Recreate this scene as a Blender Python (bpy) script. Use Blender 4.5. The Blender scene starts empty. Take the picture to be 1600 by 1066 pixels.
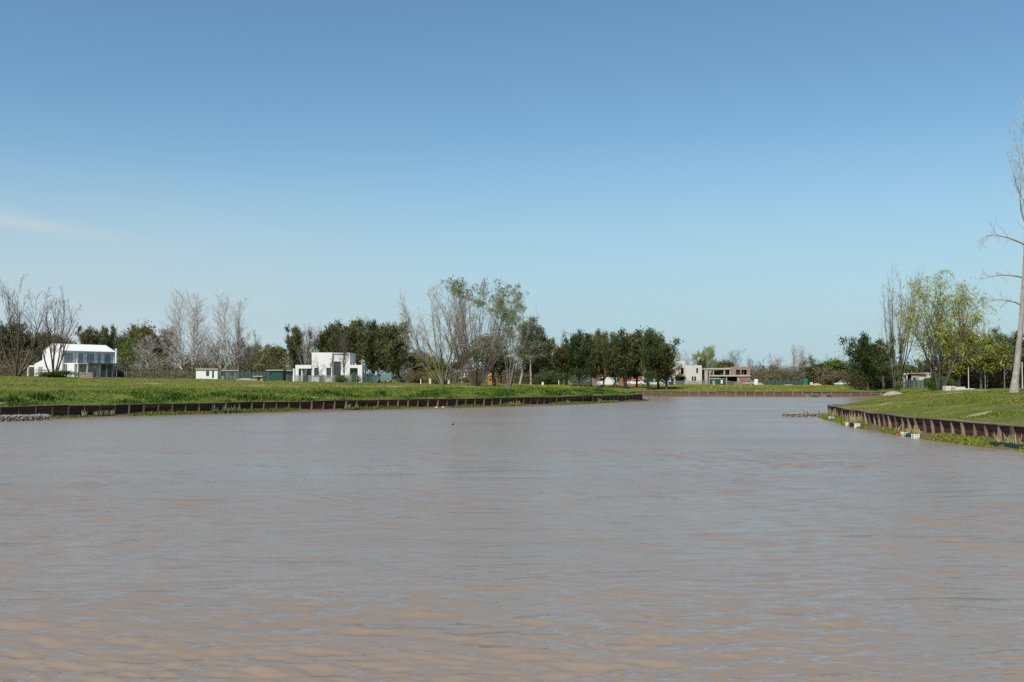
import bpy, math, random
import numpy as np
from mathutils import Vector
from mathutils.geometry import delaunay_2d_cdt

# ------------------------------------------------------------------ camera, sky, sun, exposure
S = bpy.context.scene
COL = S.collection
FPX = 1556.0          # focal length in photograph pixels (35 mm lens)
HOR = 596.0           # photograph row of the horizon
CAMZ = 3.0
cam_d = bpy.data.cameras.new('camera'); cam_d.lens = 35.0; cam_d.sensor_width = 36.0
cam_d.clip_start = 0.1; cam_d.clip_end = 9000
cam = bpy.data.objects.new('camera', cam_d); COL.objects.link(cam)
cam.location = (0, 0, CAMZ)
cam.rotation_euler = (math.radians(90) + math.atan((HOR - 533.0) / FPX), 0, 0)
S.camera = cam

SUN_EL = math.radians(49)
SUN_TO = Vector((-0.46, -0.89, 0)).normalized()        # horizontal direction towards the sun
sun_vec = Vector((SUN_TO.x * math.cos(SUN_EL), SUN_TO.y * math.cos(SUN_EL), math.sin(SUN_EL)))
W = bpy.data.worlds.new('World'); S.world = W; W.use_nodes = True
nt = W.node_tree; nt.nodes.clear()
wo = nt.nodes.new('ShaderNodeOutputWorld'); bg = nt.nodes.new('ShaderNodeBackground')
sky = nt.nodes.new('ShaderNodeTexSky'); sky.sky_type = 'NISHITA'; sky.sun_disc = False
sky.sun_elevation = SUN_EL
sky.sun_rotation = math.atan2(SUN_TO.x, SUN_TO.y)
sky.altitude = 0; sky.air_density = 1.0; sky.dust_density = 0.35; sky.ozone_density = 1.6
bg.inputs['Strength'].default_value = 0.1
# thin high cirrus veil low over the horizon, procedural
tc = nt.nodes.new('ShaderNodeTexCoord')
sep = nt.nodes.new('ShaderNodeSeparateXYZ'); nt.links.new(tc.outputs['Generated'], sep.inputs[0])
def wmath(op, a, b=None, c=None, clamp=False):
    n = nt.nodes.new('ShaderNodeMath'); n.operation = op; n.use_clamp = clamp
    for i, v in enumerate((a, b, c)):
        if v is None: continue
        if isinstance(v, (int, float)): n.inputs[i].default_value = v
        else: nt.links.new(v, n.inputs[i])
    return n.outputs[0]
mp = nt.nodes.new('ShaderNodeMapping'); nt.links.new(tc.outputs['Generated'], mp.inputs[0])
mp.inputs['Rotation'].default_value = (0, math.radians(10), 0)
mp.inputs['Scale'].default_value = (2.6, 2.6, 34.0)
nz = nt.nodes.new('ShaderNodeTexNoise'); nt.links.new(mp.outputs[0], nz.inputs['Vector'])
nz.inputs['Scale'].default_value = 1.0; nz.inputs['Detail'].default_value = 5; nz.inputs['Roughness'].default_value = 0.55
def wramp(x, lo, hi):
    n = nt.nodes.new('ShaderNodeMapRange'); n.interpolation_type = 'SMOOTHSTEP'
    n.inputs['From Min'].default_value = lo; n.inputs['From Max'].default_value = hi
    nt.links.new(x, n.inputs['Value']); return n.outputs[0]
z = sep.outputs['Z']
low = wramp(z, 0.22, 0.02)                              # veil thickens towards the horizon
side = wramp(sep.outputs['X'], 0.10, -0.42)             # and towards the west
wisp = wramp(nz.outputs['Fac'], 0.47, 0.66)
veil = wmath('MULTIPLY', wmath('MULTIPLY', low, side), wmath('MULTIPLY_ADD', wisp, 0.30, 0.66))
# one separate streak of cirrus
dx = wmath('MULTIPLY', wmath('ADD', sep.outputs['X'], 0.455), 1 / 0.085)
dz = wmath('MULTIPLY', wmath('ADD', wmath('SUBTRACT', z, 0.1435), wmath('MULTIPLY', wmath('ADD', sep.outputs['X'], 0.455), 0.16)), 1 / 0.0075)
dz = wmath('ADD', dz, wmath('MULTIPLY', wmath('SUBTRACT', nz.outputs['Fac'], 0.5), 3.0))
r2 = wmath('ADD', wmath('MULTIPLY', dx, dx), wmath('MULTIPLY', dz, dz))
streak = wmath('MULTIPLY', wmath('POWER', 2.718, wmath('MULTIPLY', r2, -1.0)), 0.5)
fac = wmath('ADD', veil, streak, clamp=True)
def wmix(f, a, b, mode='MIX'):
    m = nt.nodes.new('ShaderNodeMix'); m.data_type = 'RGBA'; m.blend_type = mode
    for k, v in (('Factor', f), ('A', a), ('B', b)):
        if isinstance(v, (int, float)): m.inputs[k].default_value = v
        elif isinstance(v, tuple): m.inputs[k].default_value = (*v, 1)
        else: nt.links.new(v, m.inputs[k])
    return m
balanced = wmix(1.0, sky.outputs[0], (0.93, 1.19, 1.215), 'MULTIPLY')       # the camera's white balance
haze_f = wmath('MULTIPLY', wramp(z, 0.27, 0.0), 0.9)                          # even pale haze all round the horizon
hazed = wmix(haze_f, balanced.outputs['Result'], (4.15, 5.7, 6.6))
mx = wmix(fac, hazed.outputs['Result'], (5.5, 6.45, 6.9))
nt.links.new(mx.outputs['Result'], bg.inputs['Color']); nt.links.new(bg.outputs[0], wo.inputs[0])
W.cycles.sampling_method = 'MANUAL'; W.cycles.sample_map_resolution = 512

sd = bpy.data.lights.new('sun', 'SUN'); sd.energy = 4.8; sd.angle = math.radians(0.53); sd.color = (1.0, 0.945, 0.86)
so = bpy.data.objects.new('sun', sd); COL.objects.link(so); so.location = (-200, -150, 260)
so.rotation_euler = (-sun_vec).to_track_quat('-Z', 'Y').to_euler()
S.view_settings.view_transform = 'Standard'; S.view_settings.look = 'None'
S.view_settings.gamma = 1.0; S.view_settings.exposure = 0.0; S.view_settings.use_curve_mapping = False
S.render.engine = 'CYCLES'
S.cycles.max_bounces = 5; S.cycles.diffuse_bounces = 2; S.cycles.glossy_bounces = 3
S.cycles.transparent_max_bounces = 12; S.cycles.caustics_reflective = False; S.cycles.caustics_refractive = False
S.cycles.use_denoising = False

# ------------------------------------------------------------------ helpers
def tag(o, label=None, cat=None, group=None, kind=None):
    if label: o['label'] = label
    if cat: o['category'] = cat
    if group: o['group'] = group
    if kind: o['kind'] = kind
    return o

def np_mesh(name, verts, quads=None, tris=None, tint=None, smooth=False):
    verts = np.asarray(verts, dtype=np.float32).reshape(-1, 3)
    loops = []; starts = []; tot = 0
    nq = 0 if quads is None else len(quads); ntr = 0 if tris is None else len(tris)
    me = bpy.data.meshes.new(name)
    me.vertices.add(len(verts)); me.vertices.foreach_set('co', verts.ravel())
    arr = []
    if nq: arr.append(np.asarray(quads, dtype=np.int32).ravel())
    if ntr: arr.append(np.asarray(tris, dtype=np.int32).ravel())
    idx = np.concatenate(arr)
    me.loops.add(len(idx)); me.loops.foreach_set('vertex_index', idx)
    st = np.concatenate([np.arange(nq, dtype=np.int32) * 4, nq * 4 + np.arange(ntr, dtype=np.int32) * 3])
    me.polygons.add(nq + ntr); me.polygons.foreach_set('loop_start', st)
    if smooth: me.polygons.foreach_set('use_smooth', np.ones(nq + ntr, dtype=bool))
    me.update(calc_edges=True)
    if tint is not None:
        a = me.attributes.new('tint', 'FLOAT', 'POINT'); a.data.foreach_set('value', np.asarray(tint, dtype=np.float32))
    return me

def link(name, me, m=None, parent=None, loc=None, rz=0):
    o = bpy.data.objects.new(name, me); COL.objects.link(o)
    if m is not None and me is not None:
        if len(me.materials) == 0: me.materials.append(m)
    if parent: o.parent = parent
    if loc is not None: o.location = loc
    if rz: o.rotation_euler = (0, 0, rz)
    return o

def empty(name, loc=(0, 0, 0), rz=0, label=None, cat=None, group=None, kind=None):
    o = bpy.data.objects.new(name, None); COL.objects.link(o); o.location = loc; o.rotation_euler = (0, 0, rz)
    o.empty_display_size = 0.3
    return tag(o, label, cat, group, kind)

class MB:
    """collects shapes for ONE mesh object"""
    def __init__(s): s.v = []; s.f = []
    def raw(s, vs, fs):
        b = len(s.v); s.v += [tuple(v) for v in vs]; s.f += [tuple(i + b for i in f) for f in fs]; return s
    def box(s, x0, x1, y0, y1, z0, z1):
        return s.raw([(x0,y0,z0),(x1,y0,z0),(x1,y1,z0),(x0,y1,z0),(x0,y0,z1),(x1,y0,z1),(x1,y1,z1),(x0,y1,z1)],
                     [(0,3,2,1),(4,5,6,7),(0,1,5,4),(1,2,6,5),(2,3,7,6),(3,0,4,7)])
    def prism(s, poly, y0, y1):
        """polygon in (x, z), extruded along y"""
        n = len(poly); vs = [(x, y0, z) for x, z in poly] + [(x, y1, z) for x, z in poly]
        fs = [tuple(range(n)), tuple(range(2*n-1, n-1, -1))] + [(i, n+i, n+(i+1) % n, (i+1) % n) for i in range(n)]
        return s.raw(vs, fs)
    def cyl(s, p0, p1, r0, r1=None, n=8, cap=True):
        p0 = Vector(p0); p1 = Vector(p1); r1 = r0 if r1 is None else r1
        d = (p1 - p0).normalized(); a = d.orthogonal().normalized(); b = d.cross(a)
        vs = []
        for p, r in ((p0, r0), (p1, r1)):
            for i in range(n):
                t = 2 * math.pi * i / n; vs.append(p + a * (r * math.cos(t)) + b * (r * math.sin(t)))
        fs = [(i, (i+1) % n, n+(i+1) % n, n+i) for i in range(n)]
        if cap: fs += [tuple(range(n-1, -1, -1)), tuple(range(n, 2*n))]
        return s.raw(vs, fs)
    def lathe(s, prof, c=(0, 0, 0), n=12):
        vs = []; fs = []
        for r, zz in prof:
            for i in range(n):
                t = 2*math.pi*i/n; vs.append((c[0]+r*math.cos(t), c[1]+r*math.sin(t), c[2]+zz))
        for k in range(len(prof)-1):
            for i in range(n): fs.append((k*n+i, k*n+(i+1) % n, (k+1)*n+(i+1) % n, (k+1)*n+i))
        fs.append(tuple(range(n-1, -1, -1))); fs.append(tuple((len(prof)-1)*n+i for i in range(n)))
        return s.raw(vs, fs)
    def mesh(s, name, smooth=False):
        me = bpy.data.meshes.new(name); me.from_pydata(s.v, [], s.f)
        if smooth: me.polygons.foreach_set('use_smooth', [True]*len(me.polygons))
        me.update(); return me
    def build(s, name, m, parent=None, smooth=False, bevel=0, loc=None, rz=0):
        o = link(name, s.mesh(name, smooth), m, parent, loc, rz)
        if bevel:
            b = o.modifiers.new('bevel', 'BEVEL'); b.width = bevel; b.segments = 2; b.limit_method = 'ANGLE'
        return o

# ------------------------------------------------------------------ materials
def new_mat(name):
    m = bpy.data.materials.new(name); m.use_nodes = True
    n = m.node_tree; n.nodes.clear(); out = n.nodes.new('ShaderNodeOutputMaterial')
    return m, n, out
def lk(n, a, b): n.links.new(a, b)
def ramp(n, x, stops):
    r = n.nodes.new('ShaderNodeValToRGB'); el = r.color_ramp.elements
    while len(el) < len(stops): el.new(0.5)
    for e, (p, c) in zip(el, stops): e.position = p; e.color = (*c, 1)
    lk(n, x, r.inputs[0]); return r.outputs[0]
def noise(n, scale, detail=4, rough=0.55, vec=None, dist=0.0):
    t = n.nodes.new('ShaderNodeTexNoise'); t.inputs['Scale'].default_value = scale
    t.inputs['Detail'].default_value = detail; t.inputs['Roughness'].default_value = rough; t.inputs['Distortion'].default_value = dist
    if vec is not None: lk(n, vec, t.inputs['Vector'])
    return t.outputs['Fac']
def coords(n, kind='Object'):
    return n.nodes.new('ShaderNodeTexCoord').outputs[kind]
def mixc(n, f, a, b, mode='MIX'):
    m = n.nodes.new('ShaderNodeMix'); m.data_type = 'RGBA'; m.blend_type = mode
    for s, v in (('Factor', f), ('A', a), ('B', b)):
        if isinstance(v, (int, float)): m.inputs[s].default_value = v
        elif isinstance(v, tuple): m.inputs[s].default_value = (*v, 1)
        else: lk(n, v, m.inputs[s])
    return m.outputs['Result']
def sstep(n, x, lo, hi):
    r = n.nodes.new('ShaderNodeMapRange'); r.interpolation_type = 'SMOOTHSTEP'
    r.inputs['From Min'].default_value = lo; r.inputs['From Max'].default_value = hi
    lk(n, x, r.inputs['Value']); return r.outputs[0]

def surf(name, c, c2=None, scale=3.0, rough=0.75, metal=0.0, bump=0.0, bscale=None, spec=0.3, stretch=None, perobj=0.0):
    """weathered opaque surface: two-tone noise, fine grain bump, a small tone shift for each object"""
    m, n, out = new_mat(name); b = n.nodes.new('ShaderNodeBsdfPrincipled')
    c2 = c2 or tuple(x * 0.72 for x in c)
    co = coords(n)
    if stretch:
        mpn = n.nodes.new('ShaderNodeMapping'); lk(n, co, mpn.inputs[0]); mpn.inputs['Scale'].default_value = stretch; co = mpn.outputs[0]
    f = noise(n, scale, 5, 0.6, co)
    col = ramp(n, f, [(0.32, c2), (0.66, c)])
    f2 = noise(n, scale * 7, 3, 0.6, co)
    col = mixc(n, sstep(n, f2, 0.35, 0.75), col, tuple(x * 0.82 for x in c))
    if perobj:
        oi = n.nodes.new('ShaderNodeObjectInfo')
        mr = n.nodes.new('ShaderNodeMapRange'); lk(n, oi.outputs['Random'], mr.inputs['Value'])
        mr.inputs['To Min'].default_value = 1 - perobj; mr.inputs['To Max'].default_value = 1 + perobj
        vm = n.nodes.new('ShaderNodeVectorMath'); vm.operation = 'SCALE'; lk(n, col, vm.inputs[0]); lk(n, mr.outputs[0], vm.inputs['Scale']); col = vm.outputs[0]
    lk(n, col, b.inputs['Base Color'])
    b.inputs['Roughness'].default_value = rough; b.inputs['Metallic'].default_value = metal
    b.inputs['Specular IOR Level'].default_value = spec
    if bump:
        bp = n.nodes.new('ShaderNodeBump'); bp.inputs['Strength'].default_value = bump; bp.inputs['Distance'].default_value = 0.05
        lk(n, noise(n, bscale or scale * 6, 5, 0.65, co), bp.inputs['Height']); lk(n, bp.outputs[0], b.inputs['Normal'])
    lk(n, b.outputs[0], out.inputs[0]); return m

def leaf_mat(name, cols, trans=0.28):
    """foliage: colour picked leaf by leaf from a few natural leaf colours"""
    m, n, out = new_mat(name)
    at = n.nodes.new('ShaderNodeAttribute'); at.attribute_name = 'tint'
    k = len(cols) - 1
    col = ramp(n, at.outputs['Fac'], [(i / k, c) for i, c in enumerate(cols)])
    oi = n.nodes.new('ShaderNodeObjectInfo')
    hsv = n.nodes.new('ShaderNodeHueSaturation'); lk(n, col, hsv.inputs['Color'])
    mr = n.nodes.new('ShaderNodeMapRange'); lk(n, oi.outputs['Random'], mr.inputs['Value']); mr.inputs['To Min'].default_value = 0.85; mr.inputs['To Max'].default_value = 1.18
    lk(n, mr.outputs[0], hsv.inputs['Value'])
    mr2 = n.nodes.new('ShaderNodeMapRange'); lk(n, oi.outputs['Random'], mr2.inputs['Value']); mr2.inputs['To Min'].default_value = 0.512; mr2.inputs['To Max'].default_value = 0.488
    lk(n, mr2.outputs[0], hsv.inputs['Hue'])
    d = n.nodes.new('ShaderNodeBsdfPrincipled'); t = n.nodes.new('ShaderNodeBsdfTranslucent')
    lk(n, hsv.outputs[0], d.inputs['Base Color']); lk(n, hsv.outputs[0], t.inputs['Color'])
    d.inputs['Roughness'].default_value = 0.6; d.inputs['Specular IOR Level'].default_value = 0.25
    mxs = n.nodes.new('ShaderNodeMixShader'); mxs.inputs[0].default_value = trans
    lk(n, d.outputs[0], mxs.inputs[1]); lk(n, t.outputs[0], mxs.inputs[2]); lk(n, mxs.outputs[0], out.inputs[0]); return m

def glass_mat(name, c=(0.02, 0.025, 0.03)):
    m, n, out = new_mat(name); b = n.nodes.new('ShaderNodeBsdfPrincipled')
    b.inputs['Base Color'].default_value = (*c, 1); b.inputs['Roughness'].default_value = 0.05; b.inputs['Specular IOR Level'].default_value = 0.6
    lk(n, b.outputs[0], out.inputs[0]); return m

def mesh_cloth(name, c, alpha):
    m, n, out = new_mat(name); b = n.nodes.new('ShaderNodeBsdfPrincipled'); t = n.nodes.new('ShaderNodeBsdfTransparent')
    f = noise(n, 1.2, 4, 0.6, coords(n))
    lk(n, ramp(n, f, [(0.3, tuple(x * 0.7 for x in c)), (0.7, c)]), b.inputs['Base Color']); b.inputs['Roughness'].default_value = 0.8
    mxs = n.nodes.new('ShaderNodeMixShader'); mxs.inputs[0].default_value = alpha
    lk(n, t.outputs[0], mxs.inputs[1]); lk(n, b.outputs[0], mxs.inputs[2]); lk(n, mxs.outputs[0], out.inputs[0]); return m

M = {}
# ------------------------------------------------------------------ the lagoon outline and the ground's height
LEFT = [(-75, 35), (-58, 55), (-40, 78), (-29.5, 91.5), (-14, 107.5), (0, 121), (9.5, 134), (18.7, 150), (19.6, 153)]
BACK = [(20.2, 160), (21, 180), (24.5, 199)]
FAR = [(24.5, 199), (45, 195), (70, 190), (95, 186)]
RBACK = [(72, 170), (58, 154), (49, 134), (38.5, 108), (30, 89)]
RIGHT = [(27.6, 84.6), (26.3, 82), (24.1, 70), (23.0, 62), (22.55, 54), (22.6, 50), (22.9, 44.5), (24, 38), (27, 25), (30, 10)]
NEAR = [(30, -40), (-75, -40)]

def resample(pts, step):
    """smooth (Catmull-Rom) polyline through pts, cut at even steps"""
    P = np.array(pts, dtype=float); Q = np.vstack([2*P[0]-P[1], P, 2*P[-1]-P[-2]]); out = []
    for i in range(len(P)-1):
        a, b, c, d = Q[i:i+4]
        for t in np.linspace(0, 1, 24, endpoint=False):
            out.append(0.5*((2*b)+(-a+c)*t+(2*a-5*b+4*c-d)*t*t+(-a+3*b-3*c+d)*t**3))
    out.append(P[-1]); out = np.array(out)
    L = np.concatenate([[0], np.cumsum(np.linalg.norm(np.diff(out, axis=0), axis=1))])
    n = max(2, int(round(L[-1]/step)))
    s = np.linspace(0, L[-1], n+1)
    return np.stack([np.interp(s, L, out[:, 0]), np.interp(s, L, out[:, 1])], 1)

PL = resample(LEFT, 1.38); PF = resample(FAR, 1.8); PR = resample(RIGHT, 1.12)
SHORE = np.vstack([PL, resample([LEFT[-1]] + BACK, 2.0)[1:-1], PF, resample([FAR[-1]] + RBACK + [RIGHT[0]], 2.0)[1:-1], PR, np.array(NEAR, float)])

def inside(P, poly=SHORE):
    P = np.atleast_2d(P); x, y = P[:, 0], P[:, 1]; r = np.zeros(len(P), bool)
    n = len(poly); j = n-1
    for i in range(n):
        xi, yi = poly[i]; xj, yj = poly[j]
        c = ((yi > y) != (yj > y)) & (x < (xj-xi)*(y-yi)/((yj-yi) if yj != yi else 1e-9)+xi)
        r ^= c; j = i
    return r

def shore_dist(P, poly=SHORE):
    P = np.atleast_2d(P).astype(float); best = np.full(len(P), 1e9); n = len(poly)
    for i in range(n):
        a = poly[i]; b = poly[(i+1) % n]; ab = b-a; l2 = max(ab@ab, 1e-9)
        t = np.clip(((P-a)@ab)/l2, 0, 1); q = a+t[:, None]*ab
        best = np.minimum(best, ((P-q)**2).sum(1))
    return np.sqrt(best)

def ss(x): x = np.clip(x, 0, 1); return x*x*(3-2*x)
ZX = [-400, -120, -88, -60, -35, -6, 20, 50, 62, 109, 250]
ZZ = [4.6, 4.15, 3.95, 3.6, 3.12, 2.75, 2.5, 2.05, 1.95, 1.7, 1.7]
def G(X, Y, d=None):
    X = np.atleast_1d(np.asarray(X, float)); Y = np.atleast_1d(np.asarray(Y, float))
    if d is None: d = shore_dist(np.stack([X, Y], 1))
    zp = np.interp(X, ZX, ZZ)
    zp = zp + 0.55*np.exp(-((X-44)/18)**2-((Y-90)/38)**2) + 0.35*np.exp(-((X-75)/35)**2-((Y-185)/40)**2)
    wf = ss((Y-165)/25)*ss((X-5)/30); wr = ss((X-15)/10)*(1-ss((Y-165)/20)); wl = np.clip(1-wf-wr, 0, 1)
    t = wf+wr+wl; wf, wr, wl = wf/t, wr/t, wl/t
    A = .85*wl+.5*wr+.2*wf; Lb = 9*wl+7*wr+14*wf; Lr = 36*wl+13*wr+38*wf
    z = 1.0+A*ss(d/Lb)+np.maximum(zp-1.0-A, 0)*(1-np.exp(-np.maximum(d-1, 0)/Lr))
    fade = ss(d/4); z = z+fade*np.exp(-d/140)*(.05*np.sin(d*.85+1.6*np.sin(X*.11+Y*.07))+.035*np.sin(d*1.9+2*np.sin(X*.17-Y*.05)))
    z = z+fade*(.05*np.sin(X*.55+1.3*np.sin(Y*.21))*np.sin(Y*.47+X*.13)+.035*np.sin(X*1.3+Y*.9)*np.sin(Y*1.1-.4*X))
    return z
def g(x, y): return float(G(x, y)[0])
def at(px, D): return (px-800.0)/FPX*D          # photograph column + distance -> world x
def zat(py, D): return CAMZ+(HOR-py)*D/FPX      # photograph row + distance -> world z
def spot(px, D, sink=0.03):
    x = at(px, D); return (x, D, g(x, D)-sink)

# ---- ground sheet
def build_ground():
    rng = np.random.default_rng(5)
    def grid(x0, x1, y0, y1, s, keep):
        X, Y = np.meshgrid(np.arange(x0, x1, s), np.arange(y0, y1, s)); P = np.stack([X.ravel(), Y.ravel()], 1)
        P = P+rng.uniform(-.32, .32, P.shape)*s; return P[keep(P)]
    fine = grid(-130, 150, 15, 320, 2.4, lambda P: (np.abs(P[:, 0]) < 18+P[:, 1]*.66))
    near = grid(20, 62, 25, 140, 1.2, lambda P: (P[:, 0] < 30+P[:, 1]*.3))
    mid = grid(-420, 420, -150, 620, 14, lambda P: ~((np.abs(P[:, 0]) < 20+P[:, 1]*.66) & (P[:, 1] > 13) & (P[:, 1] < 322) & (P[:, 0] > -132) & (P[:, 0] < 152)))
    far = grid(-4000, 4000, -1500, 6000, 180, lambda P: ~((np.abs(P[:, 0]) < 430) & (P[:, 1] > -160) & (P[:, 1] < 630)))
    P = np.vstack([fine, near, mid, far]); d = shore_dist(P); ins = inside(P)
    P = P[(~ins) & (d > .9)]
    rings = []
    for off in (.45,):
        pass
    n = len(SHORE); allp = np.vstack([SHORE, P])
    edges = [(i, (i+1) % n) for i in range(n)]
    vs, es, fs, *_ = delaunay_2d_cdt([Vector(p) for p in allp], edges, [], 0, 1e-5)
    V = np.array([(v.x, v.y) for v in vs]); F = np.array([f for f in fs if len(f) == 3])
    c = V[F].mean(1); F = F[~inside(c)]
    dist = shore_dist(V); Z = G(V[:, 0], V[:, 1], dist)
    V3 = np.column_stack([V, Z])
    # the sheet turns down at the shore
    z0 = G(SHORE[:, 0], SHORE[:, 1]); k = len(V3); i = np.arange(n); j = (i+1) % n
    V3 = np.vstack([V3, np.column_stack([SHORE, z0]), np.column_stack([SHORE, np.full(n, -1.2)])])
    F = np.vstack([F, np.stack([k+i, k+j, k+n+j], 1), np.stack([k+i, k+n+j, k+n+i], 1)])
    me = np_mesh('ground', V3, tris=F, smooth=True)
    return me

def ground_mat():
    m, n, out = new_mat('meadow'); b = n.nodes.new('ShaderNodeBsdfPrincipled'); co = coords(n)
    big = noise(n, .045, 4, .55, co, .6); mid = noise(n, .28, 5, .62, co, .4); fine = noise(n, 2.2, 5, .7, co); blade = noise(n, 14, 4, .7, co)
    c = ramp(n, mid, [(.30, (.075, .125, .016)), (.46, (.125, .175, .024)), (.60, (.20, .215, .04)), (.76, (.30, .26, .085))])
    c2 = ramp(n, mid, [(.30, (.11, .145, .026)), (.48, (.20, .19, .045)), (.68, (.33, .27, .105))])
    c = mixc(n, sstep(n, big, .40, .60), c, c2)
    c = mixc(n, sstep(n, fine, .45, .78), c, (.085, .135, .02))
    c = mixc(n, sstep(n, blade, .5, .8), c, (.24, .24, .06))
    # bare dry soil patches
    mpn = n.nodes.new('ShaderNodeMapping'); lk(n, co, mpn.inputs[0]); mpn.inputs['Scale'].default_value = (1, .8, 1); mpn.inputs['Location'].default_value = (13, 7, 0)
    dirt = noise(n, .17, 5, .6, mpn.outputs[0], .8)
    dm = sstep(n, dirt, .625, .70)
    c = mixc(n, dm, c, mixc(n, fine, (.22, .15, .085), (.42, .33, .22)))
    lk(n, c, b.inputs['Base Color']); b.inputs['Roughness'].default_value = .9; b.inputs['Specular IOR Level'].default_value = .12
    bp = n.nodes.new('ShaderNodeBump'); bp.inputs['Strength'].default_value = .9; bp.inputs['Distance'].default_value = .22
    add = n.nodes.new('ShaderNodeMath'); add.operation = 'ADD'; lk(n, fine, add.inputs[0]); lk(n, blade, add.inputs[1])
    lk(n, add.outputs[0], bp.inputs['Height']); lk(n, bp.outputs[0], b.inputs['Normal'])
    lk(n, b.outputs[0], out.inputs[0]); return m
tag(link('ground', build_ground(), ground_mat()), 'green and straw coloured grassland round the brown lagoon', kind='structure')

# ---- water
def build_water():
    rng = np.random.default_rng(11)
    Ys = [-42, -25, -10, 0, 4, 6.5, 7.6, 8.3]; y = 8.7
    while y < 205: Ys.append(y); y += max(.024, min(y*y/3735, .115+max(0, y-42)*.028))
    Ys += [212, 240]
    Ys = np.array(Ys)
    u = np.concatenate([[-11, -6, -3, -1.6, -1.0, -.8], np.linspace(-.68, .68, 391), [.8, 1.0, 1.6, 3, 6, 11]])
    X = u[None, :]*np.maximum(Ys, 8.0)[:, None]; Y = np.repeat(Ys[:, None], len(u), 1)
    sp = np.gradient(Ys)[:, None]
    Zh = np.zeros_like(X); lost = np.zeros_like(X); tot = 0
    gust = .62+.36*np.sin(X*.11+Y*.19+2*np.sin(Y*.05))*np.sin(Y*.13-X*.06)+.16*np.sin(X*.33-Y*.41)
    for i in range(96):
        lam = .085*(.80/.085)**rng.random()
        k = 2*np.pi/lam; th = rng.normal(0, .27)+.05; ph = rng.uniform(0, 2*np.pi)
        kx, ky = k*math.sin(th), k*math.cos(th)
        amp = .0074*lam**.93*rng.uniform(.6, 1.3)
        att = np.clip((lam/sp-2.6)/2.2, 0, 1); lost += (1-att)**2*(amp/lam)**2; tot += (amp/lam)**2
        xs = X+.25*np.sin(Y*.7+i)+.12*np.sin(X*.9+i*1.7); 
        s = np.sin(kx*xs+ky*(Y+.22*np.sin(X*.8+i*2.3))+ph)
        Zh += amp*att*(s+.28*np.cos(2*(kx*xs+ky*Y+ph)))*gust
    edge = (np.abs(u) > .685)[None, :] | (Ys < 8.5)[:, None]
    Zh[edge] = 0
    V = np.stack([X, Y, Zh], -1).reshape(-1, 3); nr, nc = X.shape
    i = (np.arange(nr-1)[:, None]*nc+np.arange(nc-1)[None, :]).ravel()
    q = np.stack([i, i+1, i+nc+1, i+nc], 1)
    return np_mesh('water', V, quads=q, smooth=True, tint=np.sqrt(lost/tot).ravel())   # share of the ripples finer than the mesh
def water_mat():
    m, n, out = new_mat('muddy_water'); b = n.nodes.new('ShaderNodeBsdfPrincipled'); co = coords(n)
    big = noise(n, .06, 3, .5, co)
    lk(n, ramp(n, big, [(.3, (.220, .170, .126)), (.7, (.246, .195, .148))]), b.inputs['Base Color'])
    at_ = n.nodes.new('ShaderNodeAttribute'); at_.attribute_name = 'tint'; fine_ = at_.outputs['Fac']
    mr = n.nodes.new('ShaderNodeMapRange'); lk(n, fine_, mr.inputs['Value']); mr.inputs['To Min'].default_value = .04; mr.inputs['To Max'].default_value = .29
    mpw = n.nodes.new('ShaderNodeMapping'); lk(n, co, mpw.inputs[0]); mpw.inputs['Scale'].default_value = (.035, .16, 1); wind = noise(n, 1.0, 4, .6, mpw.outputs[0], .4)
    rg = n.nodes.new('ShaderNodeMath'); rg.operation = 'MULTIPLY'; lk(n, mr.outputs[0], rg.inputs[0]); wr_ = n.nodes.new('ShaderNodeMapRange'); lk(n, wind, wr_.inputs['Value']); wr_.inputs['From Min'].default_value = .3; wr_.inputs['From Max'].default_value = .7; wr_.inputs['To Min'].default_value = .78; wr_.inputs['To Max'].default_value = 1.2; lk(n, wr_.outputs[0], rg.inputs[1]); lk(n, rg.outputs[0], b.inputs['Roughness'])
    b.inputs['IOR'].default_value = 1.333; b.inputs['Specular IOR Level'].default_value = .5
    def wave(sx, sy, sc, det):
        mpn = n.nodes.new('ShaderNodeMapping'); lk(n, co, mpn.inputs[0]); mpn.inputs['Scale'].default_value = (sx, sy, 1); mpn.inputs['Rotation'].default_value = (0, 0, .06)
        return noise(n, sc, det, .55, mpn.outputs[0], .5)
    w1 = wave(.42, 1, 2.6, 3); w2 = wave(.5, 1, 8.5, 3); w3 = wave(.30, 1, .62, 3)
    def ma(x, k, y):
        t = n.nodes.new('ShaderNodeMath'); t.operation = 'MULTIPLY_ADD'; lk(n, x, t.inputs[0]); t.inputs[1].default_value = k
        if isinstance(y, (int, float)): t.inputs[2].default_value = y
        else: lk(n, y, t.inputs[2])
        return t.outputs[0]
    h = ma(w1, .16, ma(w2, .030, ma(w3, .75, 0.0)))
    bp = n.nodes.new('ShaderNodeBump'); mr2 = n.nodes.new('ShaderNodeMapRange'); lk(n, fine_, mr2.inputs['Value']); mr2.inputs['To Min'].default_value = .42; mr2.inputs['To Max'].default_value = .8; lk(n, mr2.outputs[0], bp.inputs['Strength']); bp.inputs['Distance'].default_value = .30
    lk(n, h, bp.inputs['Height']); lk(n, bp.outputs[0], b.inputs['Normal'])
    lk(n, b.outputs[0], out.inputs[0]); return m
tag(link('water', build_water(), water_mat()), 'rippled brown lagoon water', kind='structure')

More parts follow.
